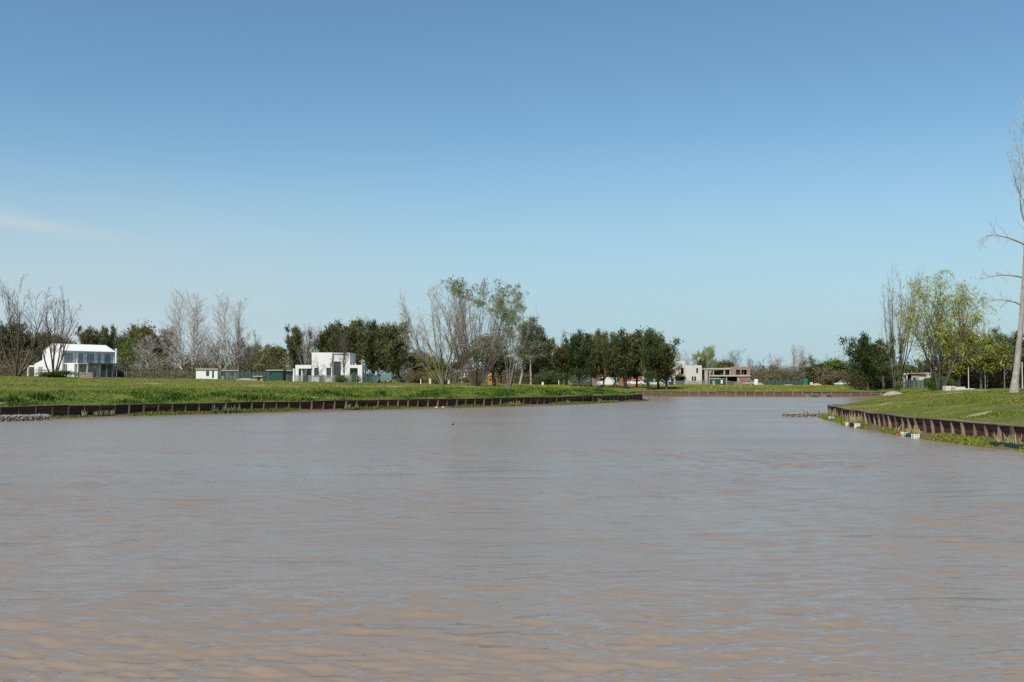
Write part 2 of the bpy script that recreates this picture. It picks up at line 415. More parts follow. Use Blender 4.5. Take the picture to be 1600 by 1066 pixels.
# ------------------------------------------------------------------ timber retaining walls
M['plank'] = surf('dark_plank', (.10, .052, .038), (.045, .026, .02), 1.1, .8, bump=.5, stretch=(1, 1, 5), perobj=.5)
M['post'] = surf('weathered_post', (.25, .17, .13), (.13, .085, .065), 3.0, .85, bump=.4, stretch=(3, 3, .7), perobj=.45)
M['cap'] = surf('grey_cap_board', (.20, .165, .125), (.11, .09, .068), 1.0, .85, bump=.4, perobj=.25)
M['toe'] = surf('muddy_toe', (.12, .105, .045), (.13, .075, .045), .8, .95, bump=.8)
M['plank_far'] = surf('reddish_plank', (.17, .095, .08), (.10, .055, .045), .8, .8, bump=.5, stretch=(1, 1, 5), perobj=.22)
M['post_far'] = surf('pale_post', (.30, .22, .18), (.2, .13, .1), 3.0, .85, bump=.4, perobj=.3)

def wall_normals(P):
    T = np.gradient(P, axis=0); T /= np.linalg.norm(T, axis=1)[:, None]
    N = np.stack([-T[:, 1], T[:, 0]], 1)
    mid = len(P)//2
    if not inside(P[mid]+N[mid]*.5)[0]: N = -N
    return T, N

def retaining_wall(P, label, plank, post, top, lean, toe_w, seed, courses=4):
    rng = random.Random(seed); T, N = wall_normals(P)
    c0 = P[len(P)//2]; root = empty('retaining_wall', (c0[0], c0[1], 0), label=label, cat='retaining wall')
    L = lambda x, y, z: (x-c0[0], y-c0[1], z)
    def off(i, o): return P[i]+N[i]*o
    zb = -.25
    def o_at(zz): return .04+lean*max(0, (zz-zb)/(top-zb))
    n = len(P)
    # posts share one mesh
    pm = MB(); s = rng.uniform
    hh = top-.06-zb
    for k in range(1):
        w0, w1, d0, d1 = .085, .058, .19, .10
        pm.raw([(-w0, 0, zb), (w0, 0, zb), (w0, d0, zb), (-w0, d0, zb),
                (-w1, lean-.02, top-.06), (w1, lean-.02, top-.06), (w1, lean+d1, top-.06), (-w1, lean+d1, top-.06)],
               [(0,3,2,1),(4,5,6,7),(0,1,5,4),(1,2,6,5),(2,3,7,6),(3,0,4,7)])
    pmesh = pm.mesh('post')
    for i in range(n):
        x, y = off(i, .09); o = link('post', pmesh, post, root, L(x, y, 0))
        o.rotation_euler = (s(-.04, .04), s(-.06, .06), math.atan2(N[i][1], N[i][0])-math.pi/2)
        k = s(.85, 1.15); o.scale = (k, k, 1)
    # planks, laid in courses over two bays each
    ch = (top-zb-.04)/courses
    for c in range(courses):
        i = -(c % 2)
        while i < n-1:
            a, b = max(i, 0), min(i+2, n-1)
            if b > a:
                z0 = zb+c*ch+.008; z1 = zb+(c+1)*ch-.014; j = s(-.012, .012)
                mb = MB(); rows = []
                for q in range(a, b+1):
                    e = 0.0
                    if q == a: e = .012
                    if q == b: e = -.012
                    for zz, oo in ((z0, o_at(z0)), (z0, o_at(z0)+.06), (z1, o_at(z1)), (z1, o_at(z1)+.06)):
                        p = off(q, oo+j)+T[q]*e; rows.append(L(p[0], p[1], zz))
                fs = []
                m = b-a+1
                for q in range(m-1):
                    k0 = q*4; k1 = k0+4
                    fs += [(k0+1, k1+1, k1+3, k0+3), (k0+2, k1+2, k1, k0), (k0+3, k1+3, k1+2, k0+2), (k0, k1, k1+1, k0+1)]
                fs += [(0, 1, 3, 2), ((m-1)*4+1, (m-1)*4, (m-1)*4+2, (m-1)*4+3)]
                mb.raw(rows, fs).build('plank', plank, root)
            i += 2
    # cap boards
    i = 0
    while i < n-1:
        b = min(i+rng.choice((2, 3, 3, 4)), n-1); mb = MB(); rows = []; j = s(-.03, .022)
        for q in range(i, b+1):
            e = .01 if q == i else (-.01 if q == b else 0)
            for oo, zz in ((-.14, top-.03), (lean+.20, top-.03), (-.14, top+.022), (lean+.20, top+.022)):
                p = off(q, oo+.02*math.sin(q*1.7))+T[q]*e; rows.append(L(p[0], p[1], zz+j+.016*math.sin(q*.9)))
        fs = []; m = b-i+1
        for q in range(m-1):
            k0 = q*4; k1 = k0+4
            fs += [(k0+1, k1+1, k1+3, k0+3), (k0+3, k1+3, k1+2, k0+2), (k0+2, k1+2, k1, k0), (k0, k1, k1+1, k0+1)]
        fs += [(0, 1, 3, 2), ((m-1)*4+1, (m-1)*4, (m-1)*4+2, (m-1)*4+3)]
        mb.raw(rows, fs).build('cap_board', M['cap'], root); i = b
    return root

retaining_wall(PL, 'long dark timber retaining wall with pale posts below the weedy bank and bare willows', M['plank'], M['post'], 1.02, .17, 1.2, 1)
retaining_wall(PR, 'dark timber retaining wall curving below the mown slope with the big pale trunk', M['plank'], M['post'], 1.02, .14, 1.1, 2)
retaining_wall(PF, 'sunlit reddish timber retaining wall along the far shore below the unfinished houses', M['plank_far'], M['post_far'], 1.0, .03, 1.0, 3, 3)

def toe_strip(P, name, label, w, h, seed):
    """low shelf of mud and grass at a wall's foot"""
    rng = np.random.default_rng(seed)
    Q = resample(list(map(tuple, P)), .5); T, N = wall_normals(Q); n = len(Q)
    sm = lambda k: np.interp(np.arange(n), np.arange(0, n+k, k), rng.uniform(0, 1, len(np.arange(0, n+k, k))))
    ww = w*(.55+.55*sm(14)+.25*sm(5)); hz = h*(.65+.6*sm(10)+.2*sm(3))
    cols = []
    for f, zf in ((-.1, 1.0), (.3, .85), (.62, .45), (.85, .12), (1.0, -.05), (1.25, -.5)):
        o = .12+ww*f; z = hz*zf+rng.normal(0, .02, n)
        if f >= .99: z = np.full(n, zf*.9)
        cols.append(np.column_stack([Q+N*o[:, None], z]))
    V = np.stack(cols, 1).reshape(-1, 3); c = len(cols)
    i = (np.arange(n-1)[:, None]*c+np.arange(c-1)[None, :]).ravel()
    q = np.stack([i, i+c, i+c+1, i+1], 1)
    tag(link(name, np_mesh(name, V, quads=q, smooth=True), M['toe']), label, kind='structure')
    return Q, N, ww, hz
TOE_L = toe_strip(PL, 'muddy_shore', 'strip of mud at the foot of the long dark wall', 1.0, .17, 21)
TOE_R = toe_strip(PR, 'grassy_shore', 'grassy shelf at the foot of the curving wall', 1.05, .2, 22)
TOE_F = toe_strip(PF, 'far_shore', 'muddy shelf at the foot of the far wall', 1.2, .25, 23)

# ------------------------------------------------------------------ vegetation builders (all vectorised)
def nrm(a): return a/np.maximum(np.linalg.norm(a, axis=-1, keepdims=True), 1e-9)
def grow(rng, p0, d, L, r0, r1, k, wob, trop=0.0, out=None):
    """M polylines of k segments; trop>0 bends upwards, <0 droops"""
    M_ = len(p0); pts = [p0]; d = nrm(d); p = p0
    for i in range(k):
        d = nrm(d+rng.normal(0, wob, d.shape)+np.array([0, 0, trop])); p = p+d*(L/k)[:, None]; pts.append(p)
    pts = np.stack(pts, 1); t = np.linspace(0, 1, k+1)[None, :]
    rad = r0[:, None]*(1-t)+r1[:, None]*t
    return pts, rad
def spawn(rng, pts, rad, n, t0, t1, ang, angj, lr, lrj, taper=.5, rr=.6, up=0.0):
    Mp, k1, _ = pts.shape; k = k1-1
    t = (np.linspace(t0, t1, n)[None, :]+rng.uniform(-.5, .5, (Mp, n))*(t1-t0)/max(n, 1)).clip(0.02, .995)
    f = t*k; i = np.minimum(f.astype(int), k-1); w = (f-i)[..., None]
    ii = np.arange(Mp)[:, None]
    a = pts[ii, i]; b = pts[ii, i+1]; p = a*(1-w)+b*w; tg = nrm(b-a)
    r = rad[ii, i]*(1-w[..., 0])+rad[ii, i+1]*w[..., 0]
    L = np.linalg.norm(np.diff(pts, axis=1), axis=2).sum(1)[:, None]
    az = rng.normal(0, 1, tg.shape); perp = nrm(az-(az*tg).sum(-1, keepdims=True)*tg)
    th = np.radians(ang)+rng.normal(0, np.radians(angj), t.shape)
    d = nrm(tg*np.cos(th)[..., None]+perp*np.sin(th)[..., None]+np.array([0, 0, up]))
    ln = L*lr*(1-taper*t)*(1+rng.uniform(-lrj, lrj, t.shape))
    return p.reshape(-1, 3), d.reshape(-1, 3), ln.ravel(), (r*rr).ravel(), t.ravel()
class Acc:
    def __init__(s): s.v = []; s.q = []; s.t = []; s.n = 0
    def tubes(s, pts, rad, sides, tint=None):
        Mp, k1, _ = pts.shape
        if Mp == 0: return
        tg = np.gradient(pts, axis=1); tg = nrm(tg); ref = np.array([.83, .21, .52])
        a = nrm(np.cross(tg, ref)); b = np.cross(tg, a)
        th = np.linspace(0, 2*np.pi, sides, endpoint=False)
        ring = pts[:, :, None, :]+rad[:, :, None, None]*(a[:, :, None, :]*np.cos(th)[None, None, :, None]+b[:, :, None, :]*np.sin(th)[None, None, :, None])
        V = ring.reshape(-1, 3); base = s.n+(np.arange(Mp)*k1*sides)[:, None, None]
        i = np.arange(k1-1)[None, :, None]*sides; j = np.arange(sides)[None, None, :]; j2 = (j+1) % sides
        q = np.stack([base+i+j, base+i+j2, base+i+sides+j2, base+i+sides+j], -1).reshape(-1, 4)
        s.v.append(V); s.q.append(q); s.t.append(np.full(len(V), .5)); s.n += len(V)
    def leaves(s, rng, c, ax, ln, w, tint=None):
        """rhombic leaf / spray cards at c along ax"""
        N = len(c)
        if N == 0: return
        ax = nrm(ax); sd = nrm(np.cross(ax, rng.normal(0, 1, (N, 3)))); nn = np.cross(ax, sd)
        ln = np.broadcast_to(ln, (N,))[:, None]; w = np.broadcast_to(w, (N,))[:, None]
        bend = nn*ln*rng.uniform(-.2, .2, (N, 1))
        V = np.stack([c, c+ax*ln*.5+sd*w*.5+bend, c+ax*ln, c+ax*ln*.5-sd*w*.5+bend], 1).reshape(-1, 3)
        b = s.n+np.arange(N)*4
        s.q.append(np.stack([b, b+1, b+2, b+3], 1)); s.v.append(V)
        tt = rng.uniform(0, 1, N) if tint is None else tint
        s.t.append(np.repeat(tt, 4)); s.n += len(V)
    def mesh(s, name, smooth=False):
        return np_mesh(name, np.concatenate(s.v), quads=np.concatenate(s.q), tint=np.concatenate(s.t), smooth=smooth)
def along(rng, pts, n, t0=0.0, t1=1.0):
    Mp, k1, _ = pts.shape; k = k1-1; m = rng.integers(0, Mp, n); t = rng.uniform(t0, t1, n); f = t*k; i = np.minimum(f.astype(int), k-1); w = (f-i)[:, None]
    return pts[m, i]*(1-w)+pts[m, i+1]*w, nrm(pts[m, i+1]-pts[m, i]), m, t
A = lambda *x: np.array(x, float)

# each builder returns dict of part name -> (Acc, smooth); all are made for height h and crown width w
def t_casuarina(seed, h=13., w=8., n=10500, low=.10, leaders=9, sp=(.4, .8), conic=.0):
    """evergreen of several feathery spires round one trunk"""
    rng = np.random.default_rng(seed); tr = Acc(); br = Acc(); cr = Acc()
    p, r = grow(rng, A([0, 0, -.3]), A([0, 0, 1.]), A(h*.95), A(h*.020), A(.03), 10, .035, .05)
    tr.tubes(p, r, 7)
    p2, d2, l2, r2, t2 = spawn(rng, p, r, leaders, .14, .6, 34, 9, .1, .1, 0, .6, .25)
    l2 = np.maximum((h*rng.uniform(.70, 1.0, leaders)-p2[:, 2]), 1.0)*1.03
    q, qr = grow(rng, p2, d2, l2, r2, r2*.15, 8, .05, .13); tr.tubes(q, qr, 5)
    P0, D0, L0, R0, T0 = spawn(rng, p, r, 46, low, .985, 60, 14, .1, .1, 0, .45, .1)
    hh = P0[:, 2]/h
    prof = np.where(hh < .28, .68+.32*np.clip((hh-low)/.18, 0, 1), np.maximum(.08, 1-(hh-.28)/.72*(.9+.08*conic)))
    L0 = w*.46*prof*rng.uniform(.4, 1.35, len(L0))
    b1, b1r = grow(rng, P0, D0, L0, np.minimum(R0, .07), np.full(len(P0), .012), 5, .1, .10); br.tubes(b1, b1r, 4)
    P1, D1, L1, R1, t1 = spawn(rng, q, qr, 17, .12, .99, 54, 14, .1, .1, 0, .4, .12)
    L1 = w*.19*np.maximum(.12, 1-t1)*rng.uniform(.6, 1.4, len(P1))+.12
    b2, b2r = grow(rng, P1, D1, L1, np.minimum(R1, .05), np.full(len(P1), .01), 5, .1, .12); br.tubes(b2, b2r, 3)
    allb = np.concatenate([b1, b2]); wt = np.linalg.norm(allb[:, -1]-allb[:, 0], axis=1)+.25
    ncl = 380; m = rng.choice(len(allb), ncl, p=wt/wt.sum()); t = rng.uniform(.15, 1.0, ncl)
    f = t*5; i = np.minimum(f.astype(int), 4); wv = (f-i)[:, None]
    cc = allb[m, i]*(1-wv)+allb[m, i+1]*wv; cd = nrm(allb[m, i+1]-allb[m, i])
    k = rng.integers(0, ncl, n); sig = rng.uniform(.14, .40, ncl)[k][:, None]
    c = cc[k]+rng.normal(0, 1, (n, 3))*sig*A(1, 1, 1.5)+cd[k]*rng.uniform(-.2, .4, (n, 1))
    ax = cd[k]*.7+rng.normal(0, .38, (n, 3))+A(0, 0, .75)
    tb = rng.uniform(0, 1, ncl); tint = np.clip(tb[k]*.75+rng.uniform(0, .35, n)-.05, 0, 1)
    cr.leaves(rng, c, ax, rng.uniform(*sp, n), rng.uniform(.09, .18, n), tint)
    return {'trunk': tr, 'branches': br, 'crown': cr}

def t_broad(seed, h=9., w=9., n=9000, leaf=.30, bole=.22, droop=0.0, dens=.32, ncl=150, flat=1.0):
    rng = np.random.default_rng(seed); tr = Acc(); br = Acc(); cr = Acc()
    p, r = grow(rng, A([0, 0, -.3]), A([0, 0, 1.]), A(h*.55), A(h*.026), A(h*.012), 6, .06, .03); tr.tubes(p, r, 7)
    P, D, L, R, _ = spawn(rng, p, r, 9, bole/.55, .98, 42, 14, .85, .25, .25, .6, .12)
    L *= w/(h*1.05)
    a1, ar = grow(rng, P, D, L, R, R*.25, 6, .12, .07); tr.tubes(a1, ar, 5)
    P, D, L, R, _ = spawn(rng, a1, ar, 7, .2, .98, 44, 14, .55, .3, .4, .55, .05)
    a2, a2r = grow(rng, P, D, L, R, R*.3, 4, .16, .04); br.tubes(a2, a2r, 4)
    P, D, L, R, _ = spawn(rng, a2, a2r, 6, .2, 1., 45, 16, .55, .3, .4, .6, 0)
    a3, a3r = grow(rng, P, D, L, np.maximum(R, .012), np.full(len(P), .007), 3, .16, 0); br.tubes(a3, a3r, 3)
    src = np.concatenate([a3[:, -1], a2[:, -1]]); k0 = rng.integers(0, len(src), ncl)
    cc = src[k0]+rng.normal(0, .25, (ncl, 3))
    k = rng.integers(0, ncl, n); sig = rng.uniform(dens*.7, dens*1.7, ncl)[k][:, None]
    c = cc[k]+rng.normal(0, 1, (n, 3))*sig*A(1.15, 1.15, .8*flat)
    ax = rng.normal(0, 1, (n, 3))+A(0, 0, -droop)
    tb = rng.uniform(0, 1, ncl); tint = np.clip(tb[k]*.6+rng.uniform(0, .5, n)-.05, 0, 1)
    cr.leaves(rng, c, ax, rng.uniform(.7, 1.4, n)*leaf, rng.uniform(.5, .8, n)*leaf, tint)
    return {'trunk': tr, 'branches': br, 'crown': cr}

def t_bare(seed, h=10., w=8., stems=1, strop=None, spread=.12, lean=(0, 0), l1=8, l2=7, l3=6, l4=0, a1=36, trop=.08, wob=.07, pw=.022, tw=.010, bole=.22, curl=.12, rs=.022, upr=.1, lr1=.55, s0=.55):
    """leafless tree; stems>1 gives a clump of stems from one stool"""
    rng = np.random.default_rng(seed); tr = Acc(); cr = Acc()
    if stems == 1:
        d = A([lean[0], lean[1], 1.]); p0 = A([0, 0, -.3]); L = A(h*.95)
    else:
        ang = np.linspace(0, 2*np.pi, stems, endpoint=False)+rng.uniform(-.4, .4, stems)
        rr = rng.uniform(.35, 1.0, stems)*spread
        d = np.stack([np.cos(ang)*rr+lean[0], np.sin(ang)*rr*.8+lean[1], np.ones(stems)], 1)
        p0 = np.stack([np.cos(ang)*.22, np.sin(ang)*.22, np.full(stems, -.3)], 1); L = h*rng.uniform(.78, 1.05, stems)
        if stems > 12: L = h*(1.04-.10*(rr/spread)**2)*rng.uniform(.95, 1.03, stems)      # even dome
    r = np.full(len(p0), h*rs)*rng.uniform(.7, 1.1, len(p0)) if stems > 1 else A(h*rs)
    p, pr = grow(rng, p0, d, L, r, r*.12, 10, wob*.6, trop*.3 if strop is None else strop)
    tr.tubes(p, pr, 7)
    P, D, L, R, _ = spawn(rng, p, pr, l1, bole, .97, a1, 9, lr1, .3, s0, .62, upr)
    L = L*(w/(h*.8))**.5
    b, b_r = grow(rng, P, D, L, np.minimum(R, h*.011), np.full(len(P), pw*.6), 6, wob*1.3, trop); tr.tubes(b, b_r, 5)
    P, D, L, R, _ = spawn(rng, b, b_r, l2, .18, .98, 36, 11, .5, .35, .5, .6, upr*.6)
    c, c_r = grow(rng, P, D, L, np.clip(R, pw*.5, .05), np.full(len(P), tw), 4, curl, trop*.6); cr.tubes(c, c_r, 4)
    P, D, L, R, _ = spawn(rng, c, c_r, l3, .15, 1., 36, 13, .55, .35, .4, .6, upr*.4)
    e, e_r = grow(rng, P, D, L, np.full(len(P), tw*1.2), np.full(len(P), tw*.55), 3, curl, trop*.4); cr.tubes(e, e_r, 3)
    out = {'trunk': tr, 'crown': cr}
    tips = [c, e]
    if l4:
        P, D, L, R, _ = spawn(rng, e, e_r, l4, .1, 1., 34, 12, .6, .35, .3, .6, 0)
        f, f_r = grow(rng, P, D, np.maximum(L, .15), np.full(len(P), tw*.8), np.full(len(P), tw*.4), 2, curl, 0); cr.tubes(f, f_r, 3); tips.append(f)
    return out, rng, tips

def t_scrub(seed, h=7., w=7., l1=11):
    o, rng, tips = t_bare(seed, h, w, stems=4, spread=.55, l1=l1, l2=6, l3=5, l4=1, a1=34, trop=.04, pw=.03, tw=.016, bole=.12, rs=.014); return o
def t_poplar(seed, h=15., w=5.):
    o, rng, tips = t_bare(seed, h, w*1.6, stems=1, l1=24, l2=7, l3=6, l4=0, a1=20, trop=.09, pw=.020, tw=.0115, bole=.16, rs=.0095, upr=.16, lr1=.62, s0=.55, curl=.07); return o
def t_euc(seed, h=15., w=7., n=9500):
    rng = np.random.default_rng(seed); tr = Acc(); br = Acc(); cr = Acc()
    p, r = grow(rng, A([0, 0, -.3]), A([.04, 0, 1.]), A(h*.9), A(h*.017), A(.04), 10, .05, .05); tr.tubes(p, r, 7)
    P, D, L, R, _ = spawn(rng, p, r, 13, .34, .98, 38, 10, .36, .3, .4, .55, .25)
    L *= w/(h*.45)
    a, ar = grow(rng, P, D, L, R, R*.2, 6, .12, .1); tr.tubes(a, ar, 4)
    P, D, L, R, _ = spawn(rng, a, ar, 6, .35, 1., 40, 14, .5, .3, .4, .55, .1)
    b, b_r = grow(rng, P, D, L, np.maximum(R, .014), np.full(len(P), .008), 4, .15, .03); br.tubes(b, b_r, 3)
    src = np.concatenate([b[:, -1], a[:, -1]]); ncl = 130; cc = src[rng.integers(0, len(src), ncl)]
    k = rng.integers(0, ncl, n); sig = rng.uniform(.3, .62, ncl)[k][:, None]
    c = cc[k]+rng.normal(0, 1, (n, 3))*sig*A(1.1, 1.1, .8)
    tint = np.clip(rng.uniform(0, 1, ncl)[k]*.6+rng.uniform(0, .45, n), 0, 1)
    cr.leaves(rng, c, rng.normal(0, .7, (n, 3))+A(0, 0, -.8), rng.uniform(.3, .55, n), rng.uniform(.1, .18, n), tint)
    return {'trunk': tr, 'branches': br, 'crown': cr}
def t_willow(seed, h=11., w=9., stems=4, n=11000, spread=.42, lean=(0, 0), droop=1.0, leaf=(.28, .5), lw=(.06, .11), green=1.0, top_only=0.0, side=None, rs=.022, **kw):
    """willow: clump of rising stems, fine drooping twigs, thin spring leaves strung along the twigs"""
    o, rng, tips = t_bare(seed, h*.97, w, stems=stems, spread=spread, lean=lean, trop=.06, rs=rs, **kw)
    c, e = tips[0], tips[1]
    src = e
    cr = Acc()
    end = src[:, -1]
    if top_only: keep = end[:, 2] > h*top_only
    else: keep = np.ones(len(end), bool)
    if side is not None: keep &= (end[:, 0]*side[0]+end[:, 2]*side[1] > side[2])
    keep &= rng.uniform(0, 1, len(end)) < green
    src = src[keep]
    if len(src) == 0: src = e[:5]
    # drooping shoots
    ns = min(len(src)*2, 1800); m = rng.integers(0, len(src), ns)
    p0 = src[m, -1]; d0 = nrm(src[m, -1]-src[m, -2])*.5+rng.normal(0, .4, (ns, 3))
    s, sr = grow(rng, p0, d0, rng.uniform(.4, 1.3, ns)*droop, np.full(ns, .009), np.full(ns, .005), 4, .1, -.45); o['crown'].tubes(s, sr, 3)
    q, dq, mm, tt = along(rng, s, n)
    tb = rng.uniform(0, 1, ns); tint = np.clip(tb[mm]*.5+rng.uniform(0, .55, n), 0, 1)
    cr.leaves(rng, q+rng.normal(0, .07, (n, 3)), dq*.6+rng.normal(0, .5, (n, 3))+A(0, 0, -.5), rng.uniform(*leaf, n), rng.uniform(*lw, n), tint)
    return {'trunk': o['trunk'], 'branches': o['crown'], 'crown': cr}

# ---- bark and foliage colours
M['bark_dark'] = surf('dark_bark', (0.130, 0.101, 0.078), (0.065, 0.052, 0.042), 2.5, .9, bump=.6, stretch=(3, 3, .8))
M['bark_grey'] = surf('grey_bark', (.25, .215, .18), (.14, .115, .095), 2.5, .9, bump=.6, stretch=(3, 3, .8))
M['bark_pale'] = surf('pale_bark', (.42, .38, .32), (.24, .21, .175), 2.0, .85, bump=.5, stretch=(3, 3, .8))
M['bark_big'] = surf('mottled_pale_bark', (.46, .42, .36), (.17, .15, .125), 3.2, .9, bump=1.0, stretch=(1.6, 1.6, .7))
M['bark_brown'] = surf('brown_bark', (.155, .115, .085), (.085, .062, .048), 2.5, .9, bump=.6, stretch=(3, 3, .8))
M['twig_brown'] = surf('brown_twig', (.21, .165, .13), (.14, .105, .085), 1.0, .9)
M['twig_grey'] = surf('grey_twig', (0.446, 0.396, 0.331), (0.288, 0.245, 0.207), 1.0, .9)
M['twig_pale'] = surf('pale_twig', (0.529, 0.483, 0.425), (0.368, 0.322, 0.276), 1.0, .9)
M['twig_dark'] = surf('dark_twig', (0.173, 0.131, 0.105), (0.105, 0.080, 0.063), 1.0, .9)
M['lf_casu'] = leaf_mat('casuarina_sprays', [(0.048, 0.063, 0.025), (0.087, 0.105, 0.036), (0.136, 0.143, 0.056), (0.193, 0.164, 0.081)], .2)
M['lf_casu2'] = leaf_mat('olive_sprays', [(0.064, 0.072, 0.023), (0.108, 0.117, 0.033), (0.162, 0.147, 0.053), (0.216, 0.164, 0.075)], .22)
M['lf_dark'] = leaf_mat('dark_evergreen', [(0.049, 0.073, 0.025), (0.082, 0.113, 0.036), (0.131, 0.151, 0.052)], .2)
M['lf_olive'] = leaf_mat('olive_leaves', [(0.083, 0.098, 0.027), (0.135, 0.143, 0.038), (0.195, 0.180, 0.053), (0.225, 0.165, 0.068)], .3)
M['lf_green'] = leaf_mat('fresh_green_leaves', [(0.068, 0.128, 0.027), (0.120, 0.195, 0.039), (0.180, 0.255, 0.060)], .35)
M['lf_spring'] = leaf_mat('yellow_green_leaves', [(0.135, 0.168, 0.022), (0.216, 0.233, 0.034), (0.298, 0.285, 0.049), (0.271, 0.207, 0.043)], .38)
M['lf_willow'] = leaf_mat('willow_leaves', [(0.186, 0.268, 0.053), (0.305, 0.375, 0.075), (0.427, 0.464, 0.112), (0.464, 0.426, 0.120)], .38)
M['lf_euc'] = leaf_mat('grey_green_leaves', [(0.090, 0.112, 0.057), (0.150, 0.173, 0.090), (0.217, 0.232, 0.135)], .28)
M['lf_brown'] = leaf_mat('dry_brown_leaves', [(0.135, 0.098, 0.053), (0.210, 0.150, 0.083), (0.300, 0.217, 0.128)], .3)
M['lf_ivy'] = leaf_mat('ivy_leaves', [(0.045, 0.090, 0.018), (0.083, 0.150, 0.027), (0.150, 0.225, 0.045)], .25)
M['lf_wgreen'] = leaf_mat('pale_willow_leaves', [(0.125, 0.161, 0.041), (0.194, 0.236, 0.059), (0.275, 0.299, 0.081)], .35)
M['grass'] = leaf_mat('grass_blades', [(0.097, 0.161, 0.020), (0.166, 0.222, 0.027), (0.290, 0.289, 0.042), (0.497, 0.382, 0.100)], .35)
M['weeds'] = leaf_mat('tall_weeds', [(0.073, 0.128, 0.018), (0.122, 0.197, 0.024), (0.208, 0.280, 0.036), (0.317, 0.331, 0.060)], .3)
M['dry'] = leaf_mat('dry_reeds', [(.30, .27, .10), (.45, .40, .18), (.58, .52, .30), (.22, .26, .09)], .3)

# ---- shared trees: one mesh set per variant, scaled copies with their own material
LIB = {}
def lib(kind, v):
    key = (kind, v)
    if key not in LIB:
        f = {'casu': lambda: (t_casuarina(100+v, leaders=8+v % 3, low=.15+.04*(v % 2)), 13., 8.),
             'cyp': lambda: (t_casuarina(140+v, n=10500, leaders=6, low=.13, conic=.8, sp=(.35, .7)), 13., 8.),
             'broad': lambda: (t_broad(160+v, ncl=130+30*v), 9., 9.),
             'bush': lambda: (t_broad(180+v, h=5., w=6., n=6500, bole=.05, leaf=.24, ncl=120, dens=.34), 5., 6.),
             'euc': lambda: (t_euc(200+v), 15., 7.),
             'scrub': lambda: (t_scrub(220+v), 7., 7.),
             'poplar': lambda: (t_poplar(240+v), 15., 5.),
             'bare': lambda: (t_bare(260+v, 10., 8., stems=1+v % 2, spread=.3, l1=11, l2=7, l3=6, l4=2, pw=.03, tw=.013)[0], 10., 8.),
             'willow': lambda: (t_willow(280+v, l1=7, l2=6, l3=5), 11., 9.)}[kind]
        d, h, w = f()
        meshes = {k: a.mesh(kind+'_'+k, smooth=(k == 'trunk')) for k, a in d.items()}
        co = np.concatenate([np.concatenate(a.v) for a in d.values()])
        hh = np.percentile(co[:, 2], 99.7); ww = np.percentile(co[:, 0], 98.5)-np.percentile(co[:, 0], 1.5)
        LIB[key] = (meshes, hh, ww)
    return LIB[key]
def set_mat(o, m):
    if len(o.data.materials) == 0: o.data.materials.append(m)
    o.material_slots[0].link = 'OBJECT'; o.material_slots[0].material = m
def plant(name, meshes, loc, mats, label, cat='tree', group=None, scale=(1, 1, 1), rz=0.0):
    root = empty(name, loc, rz, label, cat, group); root.scale = scale
    for k, me in meshes.items():
        o = bpy.data.objects.new(k, me); COL.objects.link(o); o.parent = root; set_mat(o, mats.get(k) or mats['trunk'])
        if k == 'branches': o.name = 'twigs'; o['kind'] = 'stuff'
    return root
def tree(name, kind, v, px, D, top, wpx, label, mats, cat='tree', group=None, rz=None, sink=.05):
    meshes, hh, ww = lib(kind, v); x, y, z0 = spot(px, D, sink)
    H = zat(top, D)-z0; Wd = wpx*D/FPX
    rz = (px*1.7+v) % 6.28 if rz is None else rz
    return plant(name, meshes, (x, y, z0), mats, label, cat, group, (Wd/ww, Wd/ww, H/hh), rz)
def feature(name, built, px, D, top, label, mats, cat='tree', rz=0.0, wpx=None, xs=None, sink=.05):
    """a tree of its own: scaled so that its top reaches the given row"""
    co = np.concatenate([np.concatenate(a.v) for a in built.values() if a.v]); hh = np.percentile(co[:, 2], 99.8)
    meshes = {k: a.mesh(name+'_'+k, smooth=(k == 'trunk')) for k, a in built.items() if a.v}
    x, y, z0 = spot(px, D, sink); s = (zat(top, D)-z0)/hh; sx = s
    if wpx: sx = wpx*D/FPX/(np.percentile(co[:, 0], 99)-np.percentile(co[:, 0], 1))
    return plant(name, meshes, (x, y, z0), mats, label, cat, None, (sx, sx, s), rz)
def mats(trunk, crown, branches=None): return {'trunk': M[trunk], 'branches': M[branches or trunk], 'crown': M[crown]}

# ------------------------------------------------------------------ trees, one by one
CAS = mats('bark_dark', 'lf_casu', 'twig_dark'); CA2 = mats('bark_dark', 'lf_casu2', 'twig_dark'); DRK = mats('bark_dark', 'lf_dark', 'twig_dark')
# evergreen group behind the flat-roofed white house
tree('casuarina_tree', 'casu', 0, 467, 222, 511, 44, 'dark evergreen standing apart left of the flat-roofed white house, behind pale bare trees', CAS)
for i, (px, D, top, w, lab) in enumerate([
    (510, 218, 511, 34, 'slim dark casuarina rising behind the left edge of the flat-roofed white house'),
    (530, 214, 507, 36, 'dark casuarina above the middle of the flat-roofed white house'),
    (549, 226, 501, 46, 'tall dark casuarina behind the right edge of the flat-roofed white house tower'),
    (582, 212, 502, 58, 'broadest dark casuarina just right of the flat-roofed white house'),
    (603, 226, 508, 40, 'dark casuarina in the middle of the clump right of the flat-roofed white house'),
    (624, 208, 505, 44, 'last dark casuarina of the clump, ragged crown open towards the bare willows')]):
    tree('casuarina_tree', 'casu', (i+1) % 4, px, D, top, w, lab, CAS if i % 2 else CA2, group='evergreens behind the flat-roofed white house')
tree('bare_tree', 'poplar', 1, 537, 183, 512, 24, 'thin brownish leafless tree standing right in front of the flat-roofed white house', mats('bark_brown', 'twig_brown'))
